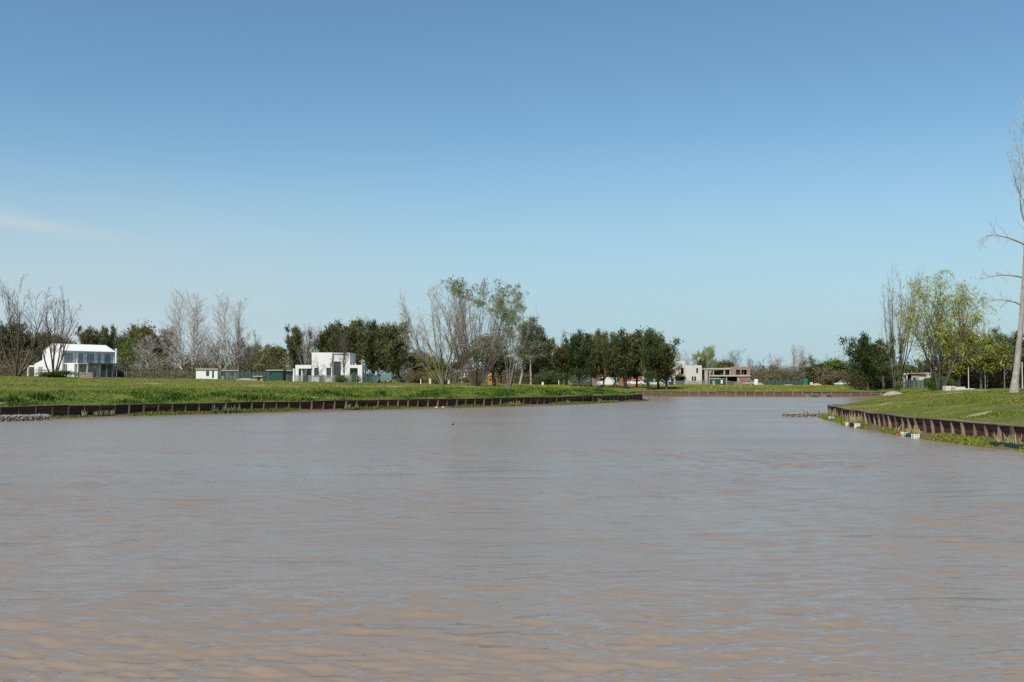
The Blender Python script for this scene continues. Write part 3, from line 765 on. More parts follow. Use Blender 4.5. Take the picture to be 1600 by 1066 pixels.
# evergreen row in front of the red brick house
for i, (px, D, top, w, lab) in enumerate([
    (858, 214, 527, 36, 'dark scruffy evergreen right of the white-trunked eucalyptus'),
    (884, 208, 538, 40, 'low olive evergreen at the open end of the row before the brick house'),
    (904, 203, 519, 46, 'rounded evergreen with forked trunk, first tall one of the row before the brick house'),
    (924, 212, 522, 36, 'evergreen just left of the gable of the red brick house'),
    (943, 214, 517, 36, 'narrow topped evergreen above the gable of the red brick house'),
    (962, 210, 521, 36, 'evergreen right of the gable of the red brick house'),
    (978, 208, 517, 40, 'evergreen in the middle of the row before the orange brick wall'),
    (995, 214, 520, 36, 'evergreen with several thin trunks before the orange brick wall'),
    (1012, 204, 515, 44, 'tallest dark evergreen near the parked cars at the row end'),
    (1029, 212, 520, 36, 'second last dark evergreen of the row, above the parked white car'),
    (1042, 206, 530, 36, 'last dark evergreen of the row, overlapping the cream house')]):
    tree('casuarina_tree', ('casu', 'cyp')[i in (2, 5, 8)], i % 4 if i not in (2, 5, 8) else i % 3, px, D, top, w, lab, (CAS, CA2, DRK)[i % 3] if i not in (1,) else CA2, group='evergreens before the red brick house')
tree('dead_tree', 'bare', 0, 886, 222, 525, 20, 'dead bare brown top sticking up between the evergreens', mats('bark_brown', 'twig_brown'))
# dark evergreens on the right
for i, (px, D, top, w, lab) in enumerate([
    (1356, 196, 524, 50, 'broad dark pine with pointed top beside the bare ivy-clad stems'),
    (1381, 202, 531, 36, 'dark pine directly behind the bare ivy-clad stems')]):
    tree('pine_tree', 'cyp', i, px, D, top, w, lab, DRK, group='dark pines behind the ivy-clad tree')
# left background wood
for i, (px, D, top, w, kind, mt, lab) in enumerate([
    (-14, 236, 508, 50, 'broad', DRK, 'dark tree at the picture edge behind the leftmost bare tree'),
    (16, 232, 503, 44, 'casu', CAS, 'dark evergreen behind the leftmost bare tree'),
    (46, 246, 524, 40, 'broad', mats('bark_brown', 'lf_brown'), 'brown leafed tree between the dark evergreen and the pitched roof'),
    (74, 240, 519, 46, 'broad', mats('bark_brown', 'lf_olive'), 'olive tree rising behind the ridge of the pitched white house'),
    (104, 246, 524, 36, 'broad', mats('bark_brown', 'lf_olive'), 'low olive tree behind the roof of the pitched white house'),
    (138, 236, 512, 30, 'casu', CA2, 'dark evergreen just right of the pitched roof, with brownish side'),
    (163, 234, 510, 36, 'casu', CAS, 'tall dark evergreen behind the white chimney pipe'),
    (188, 250, 519, 30, 'broad', mats('bark_brown', 'lf_olive'), 'small olive tree behind the chimney pipe, right of the tall evergreen'),
    (196, 226, 533, 36, 'broad', mats('bark_brown', 'lf_green'), 'bluish green bushy tree right of the white chimney pipe'),
    (226, 242, 507, 42, 'broad', mats('bark_brown', 'lf_olive'), 'rounded brown-green tree standing above the small pale saplings'),
    (254, 246, 512, 36, 'broad', mats('bark_brown', 'lf_brown'), 'rounded brown tree left of the tall bare poplars'),
    (410, 244, 545, 40, 'broad', mats('bark_brown', 'lf_spring'), 'yellow-green tree above the green mesh fence'),
    (432, 240, 541, 34, 'broad', mats('bark_brown', 'lf_olive'), 'olive tree behind the dark green shed'),
    (396, 252, 538, 28, 'casu', CA2, 'thin dark-topped tree behind the long green fence'),
    (486, 246, 556, 30, 'broad', mats('bark_brown', 'lf_olive'), 'low olive tree seen over the left portico of the flat-roofed house')]):
    tree('broadleaf_tree' if kind == 'broad' else 'evergreen_tree', kind, i % 3, px, D, top, w, lab, mt, group='wood behind the white houses')
# bare poplars and grey leafless trees on the left
PAL = mats('bark_pale', 'twig_pale'); GRY = mats('bark_grey', 'twig_grey'); BRN = mats('bark_brown', 'twig_brown')
for i, (px, D, top, w, lab) in enumerate([
    (283, 214, 450, 46, 'tall pale bare poplar, left one of the twin pair above the brown wood'),
    (303, 222, 452, 46, 'tall pale bare poplar touching its twin above the brown wood'),
    (353, 216, 453, 46, 'tall pale bare poplar standing alone above the white site hut'),
    (371, 226, 466, 32, 'slender pale bare poplar right behind the lone tall poplar'),
    (478, 212, 503, 26, 'pale thin bare tree before the lone dark evergreen'),
    (494, 222, 506, 22, 'faint bare sapling between the lone evergreen and the flat-roofed house')]):
    tree('poplar_tree', 'poplar', i % 2, px, D, top, w, lab, PAL, group='bare poplars')
for i, (px, D, top, w, kind, mt, lab) in enumerate([
    (218, 208, 528, 26, 'poplar', PAL, 'small pale bare sapling left of its twin behind the wire fence'),
    (236, 206, 522, 34, 'poplar', PAL, 'small pale bare sapling, taller one behind the wire fence'),
    (270, 218, 520, 44, 'bare', GRY, 'greyish leafless tree at the left foot of the twin poplars'),
    (287, 206, 512, 56, 'bare', PAL, 'pale leafless tree with pale forked trunk under the twin poplars'),
    (318, 212, 522, 40, 'bare', GRY, 'greyish leafless tree in front of the white site hut'),
    (345, 206, 511, 50, 'bare', PAL, 'pale leafless tree whose trunk stands before the white site hut'),
    (372, 214, 514, 44, 'scrub', BRN, 'rounded brown leafless tree right of the white site hut'),
    (388, 222, 510, 46, 'bare', GRY, 'grey leafless tree spreading over the green mesh fence'),
    (330, 232, 526, 60, 'scrub', BRN, 'wide brown leafless thicket tree behind the site hut')]):
    tree('bare_tree', kind, i % 3, px, D, top, w, lab, mt, group='leafless trees left of the flat-roofed house')
# dark bare trees in front of the pitched house (each of its own shape)
b1, *_ = t_bare(7, 17., 13., stems=7, spread=.85, strop=.06, l1=7, l2=5, l3=4, l4=1, a1=27, trop=.09, wob=.085, pw=.036, tw=.016, bole=.26, rs=.0165, curl=.13, lr1=.48, s0=.5)
feature('bare_tree', b1, 26, 172, 424, 'big brown leafless many-stemmed tree left of the pitched white house', mats('bark_brown', 'twig_brown'), wpx=122)
b2, *_ = t_bare(12, 15., 9., stems=5, spread=.7, strop=.05, lean=(.12, 0), l1=8, l2=6, l3=4, l4=1, a1=26, trop=.09, wob=.085, pw=.034, tw=.014, bole=.26, rs=.0155, curl=.13, lr1=.48, s0=.5)
feature('bare_tree', b2, 84, 176, 444, 'brown leafless tree of slanting stems growing before the pitched white gable', mats('bark_brown', 'twig_brown'), wpx=80)
b3, *_ = t_bare(33, 6., 6., stems=2, spread=.3, l1=8, l2=6, l3=4, l4=1, a1=42, trop=.05, wob=.1, pw=.02, tw=.012, bole=.3, rs=.018)
feature('bare_tree', b3, 504, 180, 556, 'small dark leafless tree against the white wall of the flat-roofed house', mats('bark_dark', 'twig_dark'), wpx=42)

# the willow clumps by the water
w1 = t_willow(41, 16., 13., stems=10, spread=1.0, strop=.075, n=1500, green=.2, droop=.6, l1=9, l2=6, l3=6, a1=24, wob=.07, pw=.028, tw=.0125, bole=.3, rs=.0125, curl=.12, top_only=.15, lean=(-.14, 0), lr1=.36, s0=.4)
feature('willow_tree', w1, 693, 166, 449, 'nearly leafless spreading willow, left of the biggest willow clump', mats('bark_grey', 'lf_willow', 'twig_pale'), wpx=112)
w2 = t_willow(46, 17., 14., stems=24, spread=.95, strop=.085, n=14000, green=.8, droop=.7, l1=9, l2=6, l3=6, l4=1, a1=21, wob=.055, pw=.021, tw=.0125, bole=.32, rs=.0078, curl=.11, side=(.55, 1.0, 14.6), leaf=(.15, .28), lw=(.05, .1), lr1=.25, s0=.3, lean=(.07, 0))
feature('willow_tree', w2, 743, 152, 436, 'biggest willow clump of many grey stems, green only at the top', mats('bark_brown', 'lf_wgreen', 'twig_grey'), wpx=132)
w3 = t_willow(52, 15., 8., stems=9, spread=.34, strop=.01, n=900, green=.3, droop=.4, l1=6, l2=5, l3=4, a1=20, wob=.07, pw=.024, tw=.011, bole=.38, rs=.0085, curl=.12, lean=(.12, 0), side=(-1, .6, 4.5), lr1=.36, s0=.4)
feature('willow_tree', w3, 795, 139, 452, 'slim fan of pale bare stems standing nearest the bank, right of the biggest willow', mats('bark_grey', 'lf_green', 'twig_grey'), wpx=66)
w2b = t_broad(61, 11., 9., n=5200, leaf=.3, bole=.18, ncl=110, droop=.6)
feature('willow_tree', w2b, 772, 168, 512, 'green leafy tree growing behind the biggest willow stems', mats('bark_brown', 'lf_green'), wpx=72)
tree('eucalyptus_tree', 'euc', 0, 830, 214, 494, 52, 'grey-green eucalyptus with a white trunk behind the slim bare stems', mats('bark_pale', 'lf_euc', 'bark_pale'))
tree('eucalyptus_tree', 'euc', 1, 812, 224, 514, 44, 'darker eucalyptus hidden behind the biggest willow', mats('bark_pale', 'lf_olive', 'bark_pale'))
for i, (px, D, top, w, kind, mt, lab) in enumerate([
    (652, 214, 548, 40, 'broad', mats('bark_brown', 'lf_olive'), 'olive tree between the casuarina clump and the spreading willow'),
    (676, 206, 555, 40, 'broad', mats('bark_brown', 'lf_spring'), 'yellow-green round tree behind the spreading bare willow'),
    (712, 226, 560, 38, 'bare', BRN, 'brown leafless tree between the two big willows'),
    (722, 232, 548, 34, 'euc', mats('bark_pale', 'lf_olive', 'bark_pale'), 'thin tree with white trunk beside the far white house'),
    (784, 228, 548, 42, 'broad', mats('bark_brown', 'lf_dark'), 'dark green tree behind the orange play house'),
    (840, 226, 552, 36, 'broad', mats('bark_brown', 'lf_dark'), 'low dark tree at the foot of the eucalyptus')]):
    tree('broadleaf_tree', kind, i % 3, px, D, top, w, lab, mt, group='trees behind the willows')

# far shore wood behind the unfinished houses
for i, (px, D, top, w, kind, mt, lab) in enumerate([
    (1066, 345, 541, 28, 'bare', GRY, 'grey leafless tree behind the cream unfinished house'),
    (1080, 352, 545, 26, 'bare', GRY, 'grey leafless tree above the flat roof corner of the cream house'),
    (1101, 330, 541, 34, 'willow', mats('bark_brown', 'lf_willow', 'twig_brown'), 'leaning willow between the two unfinished houses'),
    (1098, 322, 562, 18, 'casu', CAS, 'small dark evergreen in the gap between the two unfinished houses'),
    (1126, 345, 562, 30, 'broad', mats('bark_brown', 'lf_olive'), 'round olive tree above the concrete frame house'),
    (1147, 342, 545, 26, 'poplar', BRN, 'cone-shaped brown leafless tree above the concrete frame house'),
    (1168, 348, 556, 22, 'poplar', GRY, 'thin leafless tree right of the cone-shaped one'),
    (1183, 352, 560, 26, 'bare', BRN, 'low brown leafless tree right of the concrete frame house'),
    (1199, 345, 552, 34, 'bare', GRY, 'grey leafless tree with flat airy crown, first above the green fence'),
    (1217, 348, 555, 30, 'bare', GRY, 'grey leafless tree with flat airy crown, second above the green fence'),
    (1238, 332, 537, 18, 'poplar', GRY, 'tallest thin leafless poplar on the far shore'),
    (1252, 336, 537, 20, 'poplar', PAL, 'pale leafless poplar beside the tallest thin one'),
    (1245, 326, 556, 40, 'bare', PAL, 'white-stemmed leafless tree behind the green tank'),
    (1263, 330, 555, 30, 'willow', mats('bark_brown', 'lf_green', 'twig_grey'), 'fresh green tree right above the green tank'),
    (1284, 328, 564, 40, 'broad', mats('bark_brown', 'lf_olive'), 'low olive-green tree left of the white car'),
    (1302, 330, 562, 42, 'broad', mats('bark_brown', 'lf_green'), 'green-topped tree directly behind the white car'),
    (1299, 350, 553, 32, 'bare', GRY, 'airy leafless tree rising behind the green-topped tree'),
    (1318, 352, 553, 36, 'bare', GRY, 'airy leafless tree beside the dark pines'),
    (1334, 336, 572, 30, 'broad', mats('bark_brown', 'lf_spring'), 'low yellowish tree at the foot of the dark pines'),
    (1210, 360, 572, 20, 'casu', CAS, 'small dark evergreen far behind the green fence'),
    (1188, 330, 572, 44, 'scrub', BRN, 'brown thicket tree behind the white tank'),
    (1222, 326, 574, 48, 'scrub', BRN, 'brown thicket tree behind the middle of the green fence')]):
    tree('broadleaf_tree' if kind == 'broad' else 'bare_tree' if kind in ('bare', 'scrub') else kind+'_tree' if kind != 'casu' else 'evergreen_tree', kind, i % 3 if kind not in ('poplar', 'willow') else i % 2, px, D, top, w, lab, mt, group='wood behind the unfinished houses')

# right bank: ivy-clad bare stems, willow, the wood behind and the big pale trunk
iv, rng_, tips_ = t_bare(73, 17., 8., stems=12, spread=.30, strop=.014, l1=7, l2=5, l3=4, l4=1, a1=18, trop=.09, wob=.07, pw=.028, tw=.013, bole=.42, rs=.0115, curl=.12, lean=(.10, 0), lr1=.42, s0=.45)
ivl = Acc(); tv = np.concatenate(iv['trunk'].v); keep = (tv[:, 2] > .2) & (tv[:, 2] < 9.5) & (np.hypot(tv[:, 0]-.05*tv[:, 2], tv[:, 1]) < .35+.13*tv[:, 2])
tv = tv[keep]; rr = np.random.default_rng(3); pw_ = np.exp(-tv[:, 2]/3.8); ii = rr.choice(len(tv), 5200, p=pw_/pw_.sum())
ivl.leaves(rr, tv[ii]+rr.normal(0, .17, (5200, 3)), rr.normal(0, 1, (5200, 3)), rr.uniform(.14, .26, 5200), rr.uniform(.12, .2, 5200))
iv['ivy'] = ivl
feature('bare_tree', iv, 1401, 140, 412, 'tall bundle of bare upright stems with ivy round the lower trunks', {'trunk': M['bark_brown'], 'crown': M['twig_grey'], 'ivy': M['lf_ivy']}, wpx=72)
wr = t_willow(82, 12., 10., stems=6, spread=.7, strop=.04, n=9800, green=.72, droop=1.25, l1=8, l2=7, l3=5, a1=34, wob=.1, pw=.028, tw=.012, bole=.25, rs=.017, lean=(.16, 0), top_only=.22, leaf=(.22, .42))
feature('willow_tree', wr, 1467, 120, 426, 'yellow-green weeping willow leaning right beside the ivy-clad stems', mats('bark_dark', 'lf_willow', 'twig_brown'), wpx=128)
for i, (px, D, top, w, kind, mt, lab) in enumerate([
    (1500, 176, 517, 50, 'broad', mats('bark_brown', 'lf_spring', 'twig_dark'), 'yellow-green leafy tree behind the weeping willow, nearer its trunk'),
    (1533, 172, 512, 56, 'broad', mats('bark_brown', 'lf_spring', 'twig_dark'), 'yellow-green leafy tree between the weeping willow and the big pale trunk'),
    (1514, 184, 548, 34, 'euc', mats('bark_pale', 'lf_dark', 'bark_pale'), 'thin tree with a white lower trunk under the yellow-green trees'),
    (1540, 182, 556, 30, 'euc', mats('bark_grey', 'lf_dark', 'bark_grey'), 'thin grey-trunked tree left of the open gap before the big trunk'),
    (1569, 178, 513, 36, 'euc', mats('bark_grey', 'lf_euc', 'bark_grey'), 'loose grey-green tree just left of the big pale trunk'),
    (1604, 186, 518, 46, 'euc', mats('bark_grey', 'lf_olive', 'bark_grey'), 'grey-green tree at the picture edge right of the big pale trunk'),
    (1488, 196, 548, 44, 'casu', DRK, 'dark evergreen low behind the weeping willow trunk'),
    (1524, 200, 552, 40, 'casu', CAS, 'dark evergreen under the yellow-green tree'),
    (1552, 198, 546, 42, 'casu', CAS, 'dark evergreen in the wood beside the big pale trunk'),
    (1582, 196, 544, 46, 'casu', DRK, 'dark evergreen directly behind the big pale trunk'),
    (1612, 196, 536, 46, 'casu', CAS, 'dark evergreen at the picture edge behind the big pale trunk'),
    (1440, 290, 566, 30, 'broad', mats('bark_brown', 'lf_dark'), 'small dark tree seen over the roof of the low white building'),
    (1422, 285, 570, 26, 'broad', mats('bark_brown', 'lf_green'), 'small green tree seen over the low white building'),
    (1454, 280, 562, 24, 'casu', CAS, 'dark evergreen behind the right end of the low white building')]):
    tree('broadleaf_tree' if kind == 'broad' else 'eucalyptus_tree' if kind == 'euc' else 'evergreen_tree', kind, i % (2 if kind == 'euc' else 3), px, D, top, w, lab, mt, group='wood right of the weeping willow')

def big_trunk():
    """poplar at the picture edge: pale leaning trunk, a few arching low boughs, upright bare top"""
    rng = np.random.default_rng(91); tr = Acc(); cr = Acc()
    z = np.linspace(-.3, 20.5, 19); base = np.array([[np.interp(zz, [-.3, 1.8, 4, 6.2, 8.1, 14, 22.5], [-.03, .23, .53, .78, .97, 1.35, 1.5]), .02*zz, zz] for zz in z])
    base[:, :2] += rng.normal(0, .02, (19, 2)); p = base[None]
    r = np.interp(z, [-.3, .3, 1.0, 4, 9, 15, 19, 22.5], [.40, .31, .25, .20, .135, .075, .035, .012])[None]
    tr.tubes(p, r, 14)
    # arching boughs out to the left
    for zz, L, dz in ((6.6, 2.9, .55), (8.7, 3.3, .42), (11.2, 4.6, .55)):
        i = np.interp(zz, z, np.arange(19)); i0 = int(i); b0 = base[i0]*(1-(i-i0))+base[i0+1]*(i-i0)
        q, qr = grow(rng, b0[None], A([-1, rng.uniform(-.2, .2), dz]), A(L), A(.075), A(.012), 10, .05, -.085); tr.tubes(q, qr, 6)
        P, D, L2, R, _ = spawn(rng, q, qr, 9, .3, 1., 48, 18, .3, .4, .3, .5, .15)
        c, c_r = grow(rng, P, D, L2, np.full(len(P), .02), np.full(len(P), .008), 4, .16, .03); cr.tubes(c, c_r, 4)
        P, D, L2, R, _ = spawn(rng, c, c_r, 5, .2, 1., 42, 14, .5, .3, .3, .5, 0)
        e, er = grow(rng, P, D, L2, np.full(len(P), .01), np.full(len(P), .005), 3, .15, 0); cr.tubes(e, er, 3)
    P, D, L, R, _ = spawn(rng, p, r, 15, .55, .96, 24, 8, .3, .3, .5, .5, .2)
    b, br_ = grow(rng, P, D, L, np.minimum(R, .07), np.full(len(P), .012), 7, .08, .12); tr.tubes(b, br_, 5)
    P, D, L, R, _ = spawn(rng, b, br_, 6, .2, 1., 36, 12, .42, .3, .4, .5, .15)
    c, c_r = grow(rng, P, D, L, np.full(len(P), .02), np.full(len(P), .008), 4, .12, .06); cr.tubes(c, c_r, 4)
    P, D, L, R, _ = spawn(rng, c, c_r, 4, .2, 1., 38, 12, .5, .3, .4, .5, .05)
    e, er = grow(rng, P, D, L, np.full(len(P), .010), np.full(len(P), .005), 3, .12, .03); cr.tubes(e, er, 3)
    return {'trunk': tr, 'crown': cr}
bt = big_trunk(); x_, y_, z_ = spot(1584, 75)
plant('poplar_tree', {k: a.mesh('big_'+k, smooth=(k == 'trunk')) for k, a in bt.items()}, (x_, y_, z_), mats('bark_big', 'twig_pale'), 'big pale-barked trunk leaning out of the picture edge, with arching bare boughs')

# bushes
def bush(px, D, top, w, label, mt, v=0, name='shrub'):
    tree(name, 'bush', v, px, D, top, w, label, mt, cat='shrub', sink=.25)
GB = mats('bark_brown', 'lf_green'); DB = mats('bark_brown', 'lf_dark'); SB = mats('bark_brown', 'lf_spring'); WB = mats('bark_brown', 'weeds')
bush(90, 170, 577, 48, 'dark green mound of creeper at the foot of the slanting bare stems', mats('bark_brown', 'lf_ivy'), 0)
bush(532, 178, 586, 24, 'low bright green shrub before the flat-roofed white house', GB, 1)
bush(551, 180, 583, 22, 'grey-green shrub before the right portico of the flat-roofed white house', mats('bark_brown', 'lf_euc'), 0)
bush(680, 196, 578, 30, 'bright yellow-green shrub at the foot of the spreading bare willow', SB, 1)
bush(655, 200, 579, 26, 'dull brown shrub right of the casuarina clump', mats('bark_brown', 'lf_brown'), 0)
bush(1478, 150, 588, 22, 'small green shrub at the base of the weeping willow', GB, 0)
bush(1458, 121, 586, 22, 'leafy suckers round the foot of the weeping willow trunk', mats('bark_dark', 'lf_ivy'), 1)
bush(870, 205, 580, 34, 'dark thicket under the scruffy evergreen', DB, 0)
bush(846, 206, 582, 28, 'dark green thicket right of the white eucalyptus trunk', DB, 1)
bush(1336, 300, 588, 34, 'grassy yellow shrub right of the white car', SB, 1)
bush(1300, 305, 583, 40, 'dark leafless thicket behind the white car', mats('bark_brown', 'lf_brown'), 0)

# undergrowth and the distant wood: masses nobody could count
def thicket(name, label, runs, n, seed, mt, leaf, twigs=True):
    rng = np.random.default_rng(seed); cr = Acc()
    W_ = np.array([(b-a) for a, b, *_ in runs], float); W_ /= W_.sum()
    for (a, b, D0, D1, t0, t1, dens), wt in zip(runs, W_):
        k = int(n*wt*dens); ncl = max(12, int((b-a)*.9))
        cpx = rng.uniform(a, b, ncl); cD = rng.uniform(D0, D1, ncl); cx = (cpx-800)/FPX*cD; gz = G(cx, cD)
        top = CAMZ+(HOR-rng.uniform(t0, t1, ncl))*cD/FPX; hgt = np.maximum(top-gz, .6)
        i = rng.integers(0, ncl, k); f = rng.beta(1.3, 1.1, k)
        wd = .35+hgt[i]*.28*np.sqrt(np.clip(1-(f-.45)**2*2.2, .05, 1))
        c = np.stack([cx[i]+rng.normal(0, 1, k)*wd, cD[i]+rng.normal(0, 1, k)*wd, gz[i]+hgt[i]*f], 1)
        tint = np.clip(rng.uniform(0, 1, ncl)[i]*.75+rng.uniform(0, .35, k)-.05, 0, 1)
        cr.leaves(rng, c, rng.normal(0, .8, (k, 3))+A(0, 0, .35), rng.uniform(.7, 1.5, k)*leaf, rng.uniform(.35, .7, k)*leaf, tint)
        if twigs:
            m = ncl*5; j = rng.integers(0, ncl, m)
            p0 = np.stack([cx[j]+rng.normal(0, .8, m), cD[j]+rng.normal(0, .8, m), gz[j]], 1); d = np.stack([rng.normal(0, .22, m), rng.normal(0, .22, m), np.ones(m)], 1)
            p, r = grow(rng, p0, d, hgt[j]*rng.uniform(.7, 1.12, m), np.full(m, .045), np.full(m, .012), 4, .1, .03); cr.tubes(p, r, 3)
    return tag(link(name, cr.mesh(name), mt), label, kind='stuff')
MIXW = leaf_mat('mixed_undergrowth', [(.07, .075, .03), (.15, .125, .07), (.22, .175, .11), (.11, .13, .04), (.17, .18, .055)], .25)
thicket('undergrowth', 'brown and olive undergrowth below the wood behind the white houses', [(-60, 60, 215, 250, 540, 575, 1.0), (180, 300, 206, 245, 545, 580, 1.1), (290, 480, 226, 262, 550, 580, 1.0), (630, 860, 226, 262, 560, 590, .9), (180, 305, 203, 206, 577, 586, .8)], 34000, 301, MIXW, .42)
thicket('undergrowth', 'brown undergrowth below the wood behind the unfinished houses', [(1055, 1110, 330, 350, 572, 590, .8), (1165, 1345, 318, 350, 571, 593, 1.3)], 24000, 302, MIXW, .5)
thicket('undergrowth', 'dark undergrowth of the wood right of the weeping willow', [(1476, 1660, 180, 205, 540, 592, 1.8), (1325, 1410, 205, 225, 560, 595, .9)], 26000, 303, leaf_mat('dark_undergrowth', [(.03, .035, .014), (.06, .055, .025), (.10, .08, .045), (.05, .065, .02)], .22), .38)
thicket('distant_woodland', 'far low wood closing the horizon', [(-260, 420, 300, 420, 545, 575, 1.0), (400, 1060, 320, 430, 566, 588, 1.0), (1040, 1420, 400, 470, 570, 588, 1.0), (1380, 1900, 260, 340, 556, 584, 1.0)], 36000, 304, leaf_mat('distant_leaves', [(.04, .05, .02), (.08, .085, .03), (.12, .105, .05), (.06, .08, .025)], .25), .75, twigs=False)

# ------------------------------------------------------------------ buildings
M['white'] = surf('white_render', (.80, .79, .76), (.74, .73, .70), .8, .85, bump=.15)
M['cream'] = surf('cream_render', (.66, .61, .55), (.55, .50, .44), .7, .9, bump=.2)
M['grey_wall'] = surf('grey_render', (.36, .35, .34), (.29, .28, .27), .9, .9, bump=.2)
M['concrete'] = surf('raw_concrete', (.50, .45, .37), (.36, .32, .26), .9, .92, bump=.4)
M['brick'] = surf('orange_brick', (.46, .17, .075), (.34, .12, .055), 1.6, .9, bump=.4)
M['brick2'] = surf('brown_brick', (.34, .24, .17), (.24, .165, .115), 1.6, .9, bump=.4)
M['mortar_pink'] = surf('pink_brick', (.42, .30, .24), (.30, .2, .16), 2.0, .9, bump=.4)
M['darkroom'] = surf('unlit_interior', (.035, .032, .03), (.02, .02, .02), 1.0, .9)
M['glass'] = glass_mat('window_glass', (.03, .036, .042))
M['glass_pale'] = glass_mat('sky_toned_glass', (.26, .28, .28))  # pale base colour stands in for sky reflected in the panes
M['steel'] = surf('dark_steel', (.16, .165, .165), (.11, .115, .115), 2, .5, spec=.5)
M['steel_pale'] = surf('galvanised_post', (.26, .26, .25), (.18, .18, .18), 3, .5, spec=.5)
M['green_paint'] = surf('dark_green_paint', (.025, .085, .06), (.018, .06, .045), 1.2, .6)
M['green_tank'] = surf('green_plastic', (.015, .20, .12), (.012, .16, .10), 1.2, .45)
M['teal'] = surf('teal_paint', (.17, .26, .26), (.13, .2, .2), 1.2, .45, spec=.5)
M['blue_paint'] = surf('blue_paint', (.03, .07, .13), (.025, .055, .10), 1.2, .5)
M['white_paint'] = surf('white_car_paint', (.78, .78, .77), (.74, .74, .73), .5, .25, spec=.6)
M['silver_paint'] = surf('silver_paint', (.45, .46, .47), (.42, .43, .44), .5, .3, spec=.6)
M['dark_paint'] = surf('dark_car_paint', (.03, .032, .035), (.025, .026, .03), .5, .25, spec=.6)
M['tyre'] = surf('tyre_rubber', (.022, .022, .022), (.015, .015, .015), 4, .85)
M['orange'] = surf('orange_plastic', (.45, .20, .07), (.36, .15, .05), 2, .6)
M['red'] = surf('red_plastic', (.50, .045, .03), (.4, .035, .025), 2, .5)
M['sand'] = surf('dry_soil', (.50, .39, .27), (.36, .27, .18), 1.2, .95, bump=.8)
M['soil'] = surf('trodden_soil', (.36, .28, .185), (.22, .17, .10), .9, .95, bump=.8)
M['rubble'] = surf('rubble', (.42, .34, .28), (.24, .2, .17), 2.5, .95, bump=.8)
M['stone'] = surf('gabion_stone', (.30, .27, .23), (.13, .12, .10), 3.0, .9, bump=.5, perobj=.2)
M['mesh_green'] = mesh_cloth('green_shade_net', (.03, .10, .075), .62)
M['mesh_pale'] = mesh_cloth('pale_site_net', (.32, .36, .34), .42)
M['mesh_grey'] = mesh_cloth('wire_net', (.26, .26, .25), .35)
M['mesh_wire'] = mesh_cloth('thin_wire_net', (.2, .17, .15), .10)
M['wood'] = surf('raw_timber', (.38, .28, .18), (.27, .19, .12), 3, .85)

class Site:
    """a building that faces the camera: rows and columns of the photograph at its own distance"""
    def __init__(s, px0, D, name, label, cat, rz=0.0, group=None):
        s.px0, s.D = px0, D; s.k = D/FPX; s.x, s.y = at(px0, D), D; s.z = g(s.x, D)
        s.o = empty(name, (s.x, s.y, s.z), rz, label, cat, group)
    def X(s, px): return (px-s.px0)*s.k
    def Z(s, py): return max(zat(py, s.D)-s.z, -.6)
    def box(s, name, a, b, top, bot, y0, y1, m, bevel=.0, parent=None):
        return MB().box(s.X(a), s.X(b), y0, y1, s.Z(bot), s.Z(top)).build(name, M[m] if isinstance(m, str) else m, parent or s.o, bevel=bevel)
    def wall(s, name, a, b, top, bot, y0, y1, m, holes=()):
        """front wall with real openings"""
        hs = [(s.X(h[0]), s.X(h[1]), s.Z(h[3]), s.Z(h[2])) for h in holes]
        x0, x1, z0, z1 = s.X(a), s.X(b), s.Z(bot), s.Z(top); mb = MB()
        xs = sorted({x0, x1, *[v for h in hs for v in h[:2] if x0 < v < x1]})
        for xa, xb in zip(xs, xs[1:]):
            segs = [(z0, z1)]
            for h in hs:
                if h[0] < xb-1e-6 and h[1] > xa+1e-6:
                    new = []
                    for lo, hi in segs:
                        if h[2] > lo: new.append((lo, min(h[2], hi)))
                        if h[3] < hi: new.append((max(h[3], lo), hi))
                    segs = [q for q in new if q[1]-q[0] > .01]
            for lo, hi in segs: mb.box(xa, xb, y0, y1, lo, hi)
        return mb.build(name, M[m], s.o)
    def window(s, a, b, top, bot, y, frame='steel', t=.07, mull=1):
        x0, x1, z0, z1 = s.X(a), s.X(b), s.Z(bot), s.Z(top); mb = MB()
        mb.box(x0, x0+t, y, y+.08, z0, z1).box(x1-t, x1, y, y+.08, z0, z1).box(x0+t, x1-t, y, y+.08, z0, z0+t).box(x0+t, x1-t, y, y+.08, z1-t, z1)
        for i in range(mull):
            xm = x0+(x1-x0)*(i+1)/(mull+1); mb.box(xm-t*.4, xm+t*.4, y+.01, y+.07, z0+t, z1-t)
        w = mb.build('window', M[frame], s.o)
        MB().box(x0+t*.5, x1-t*.5, y+.035, y+.05, z0+t*.5, z1-t*.5).build('pane', M['glass'], w); return w

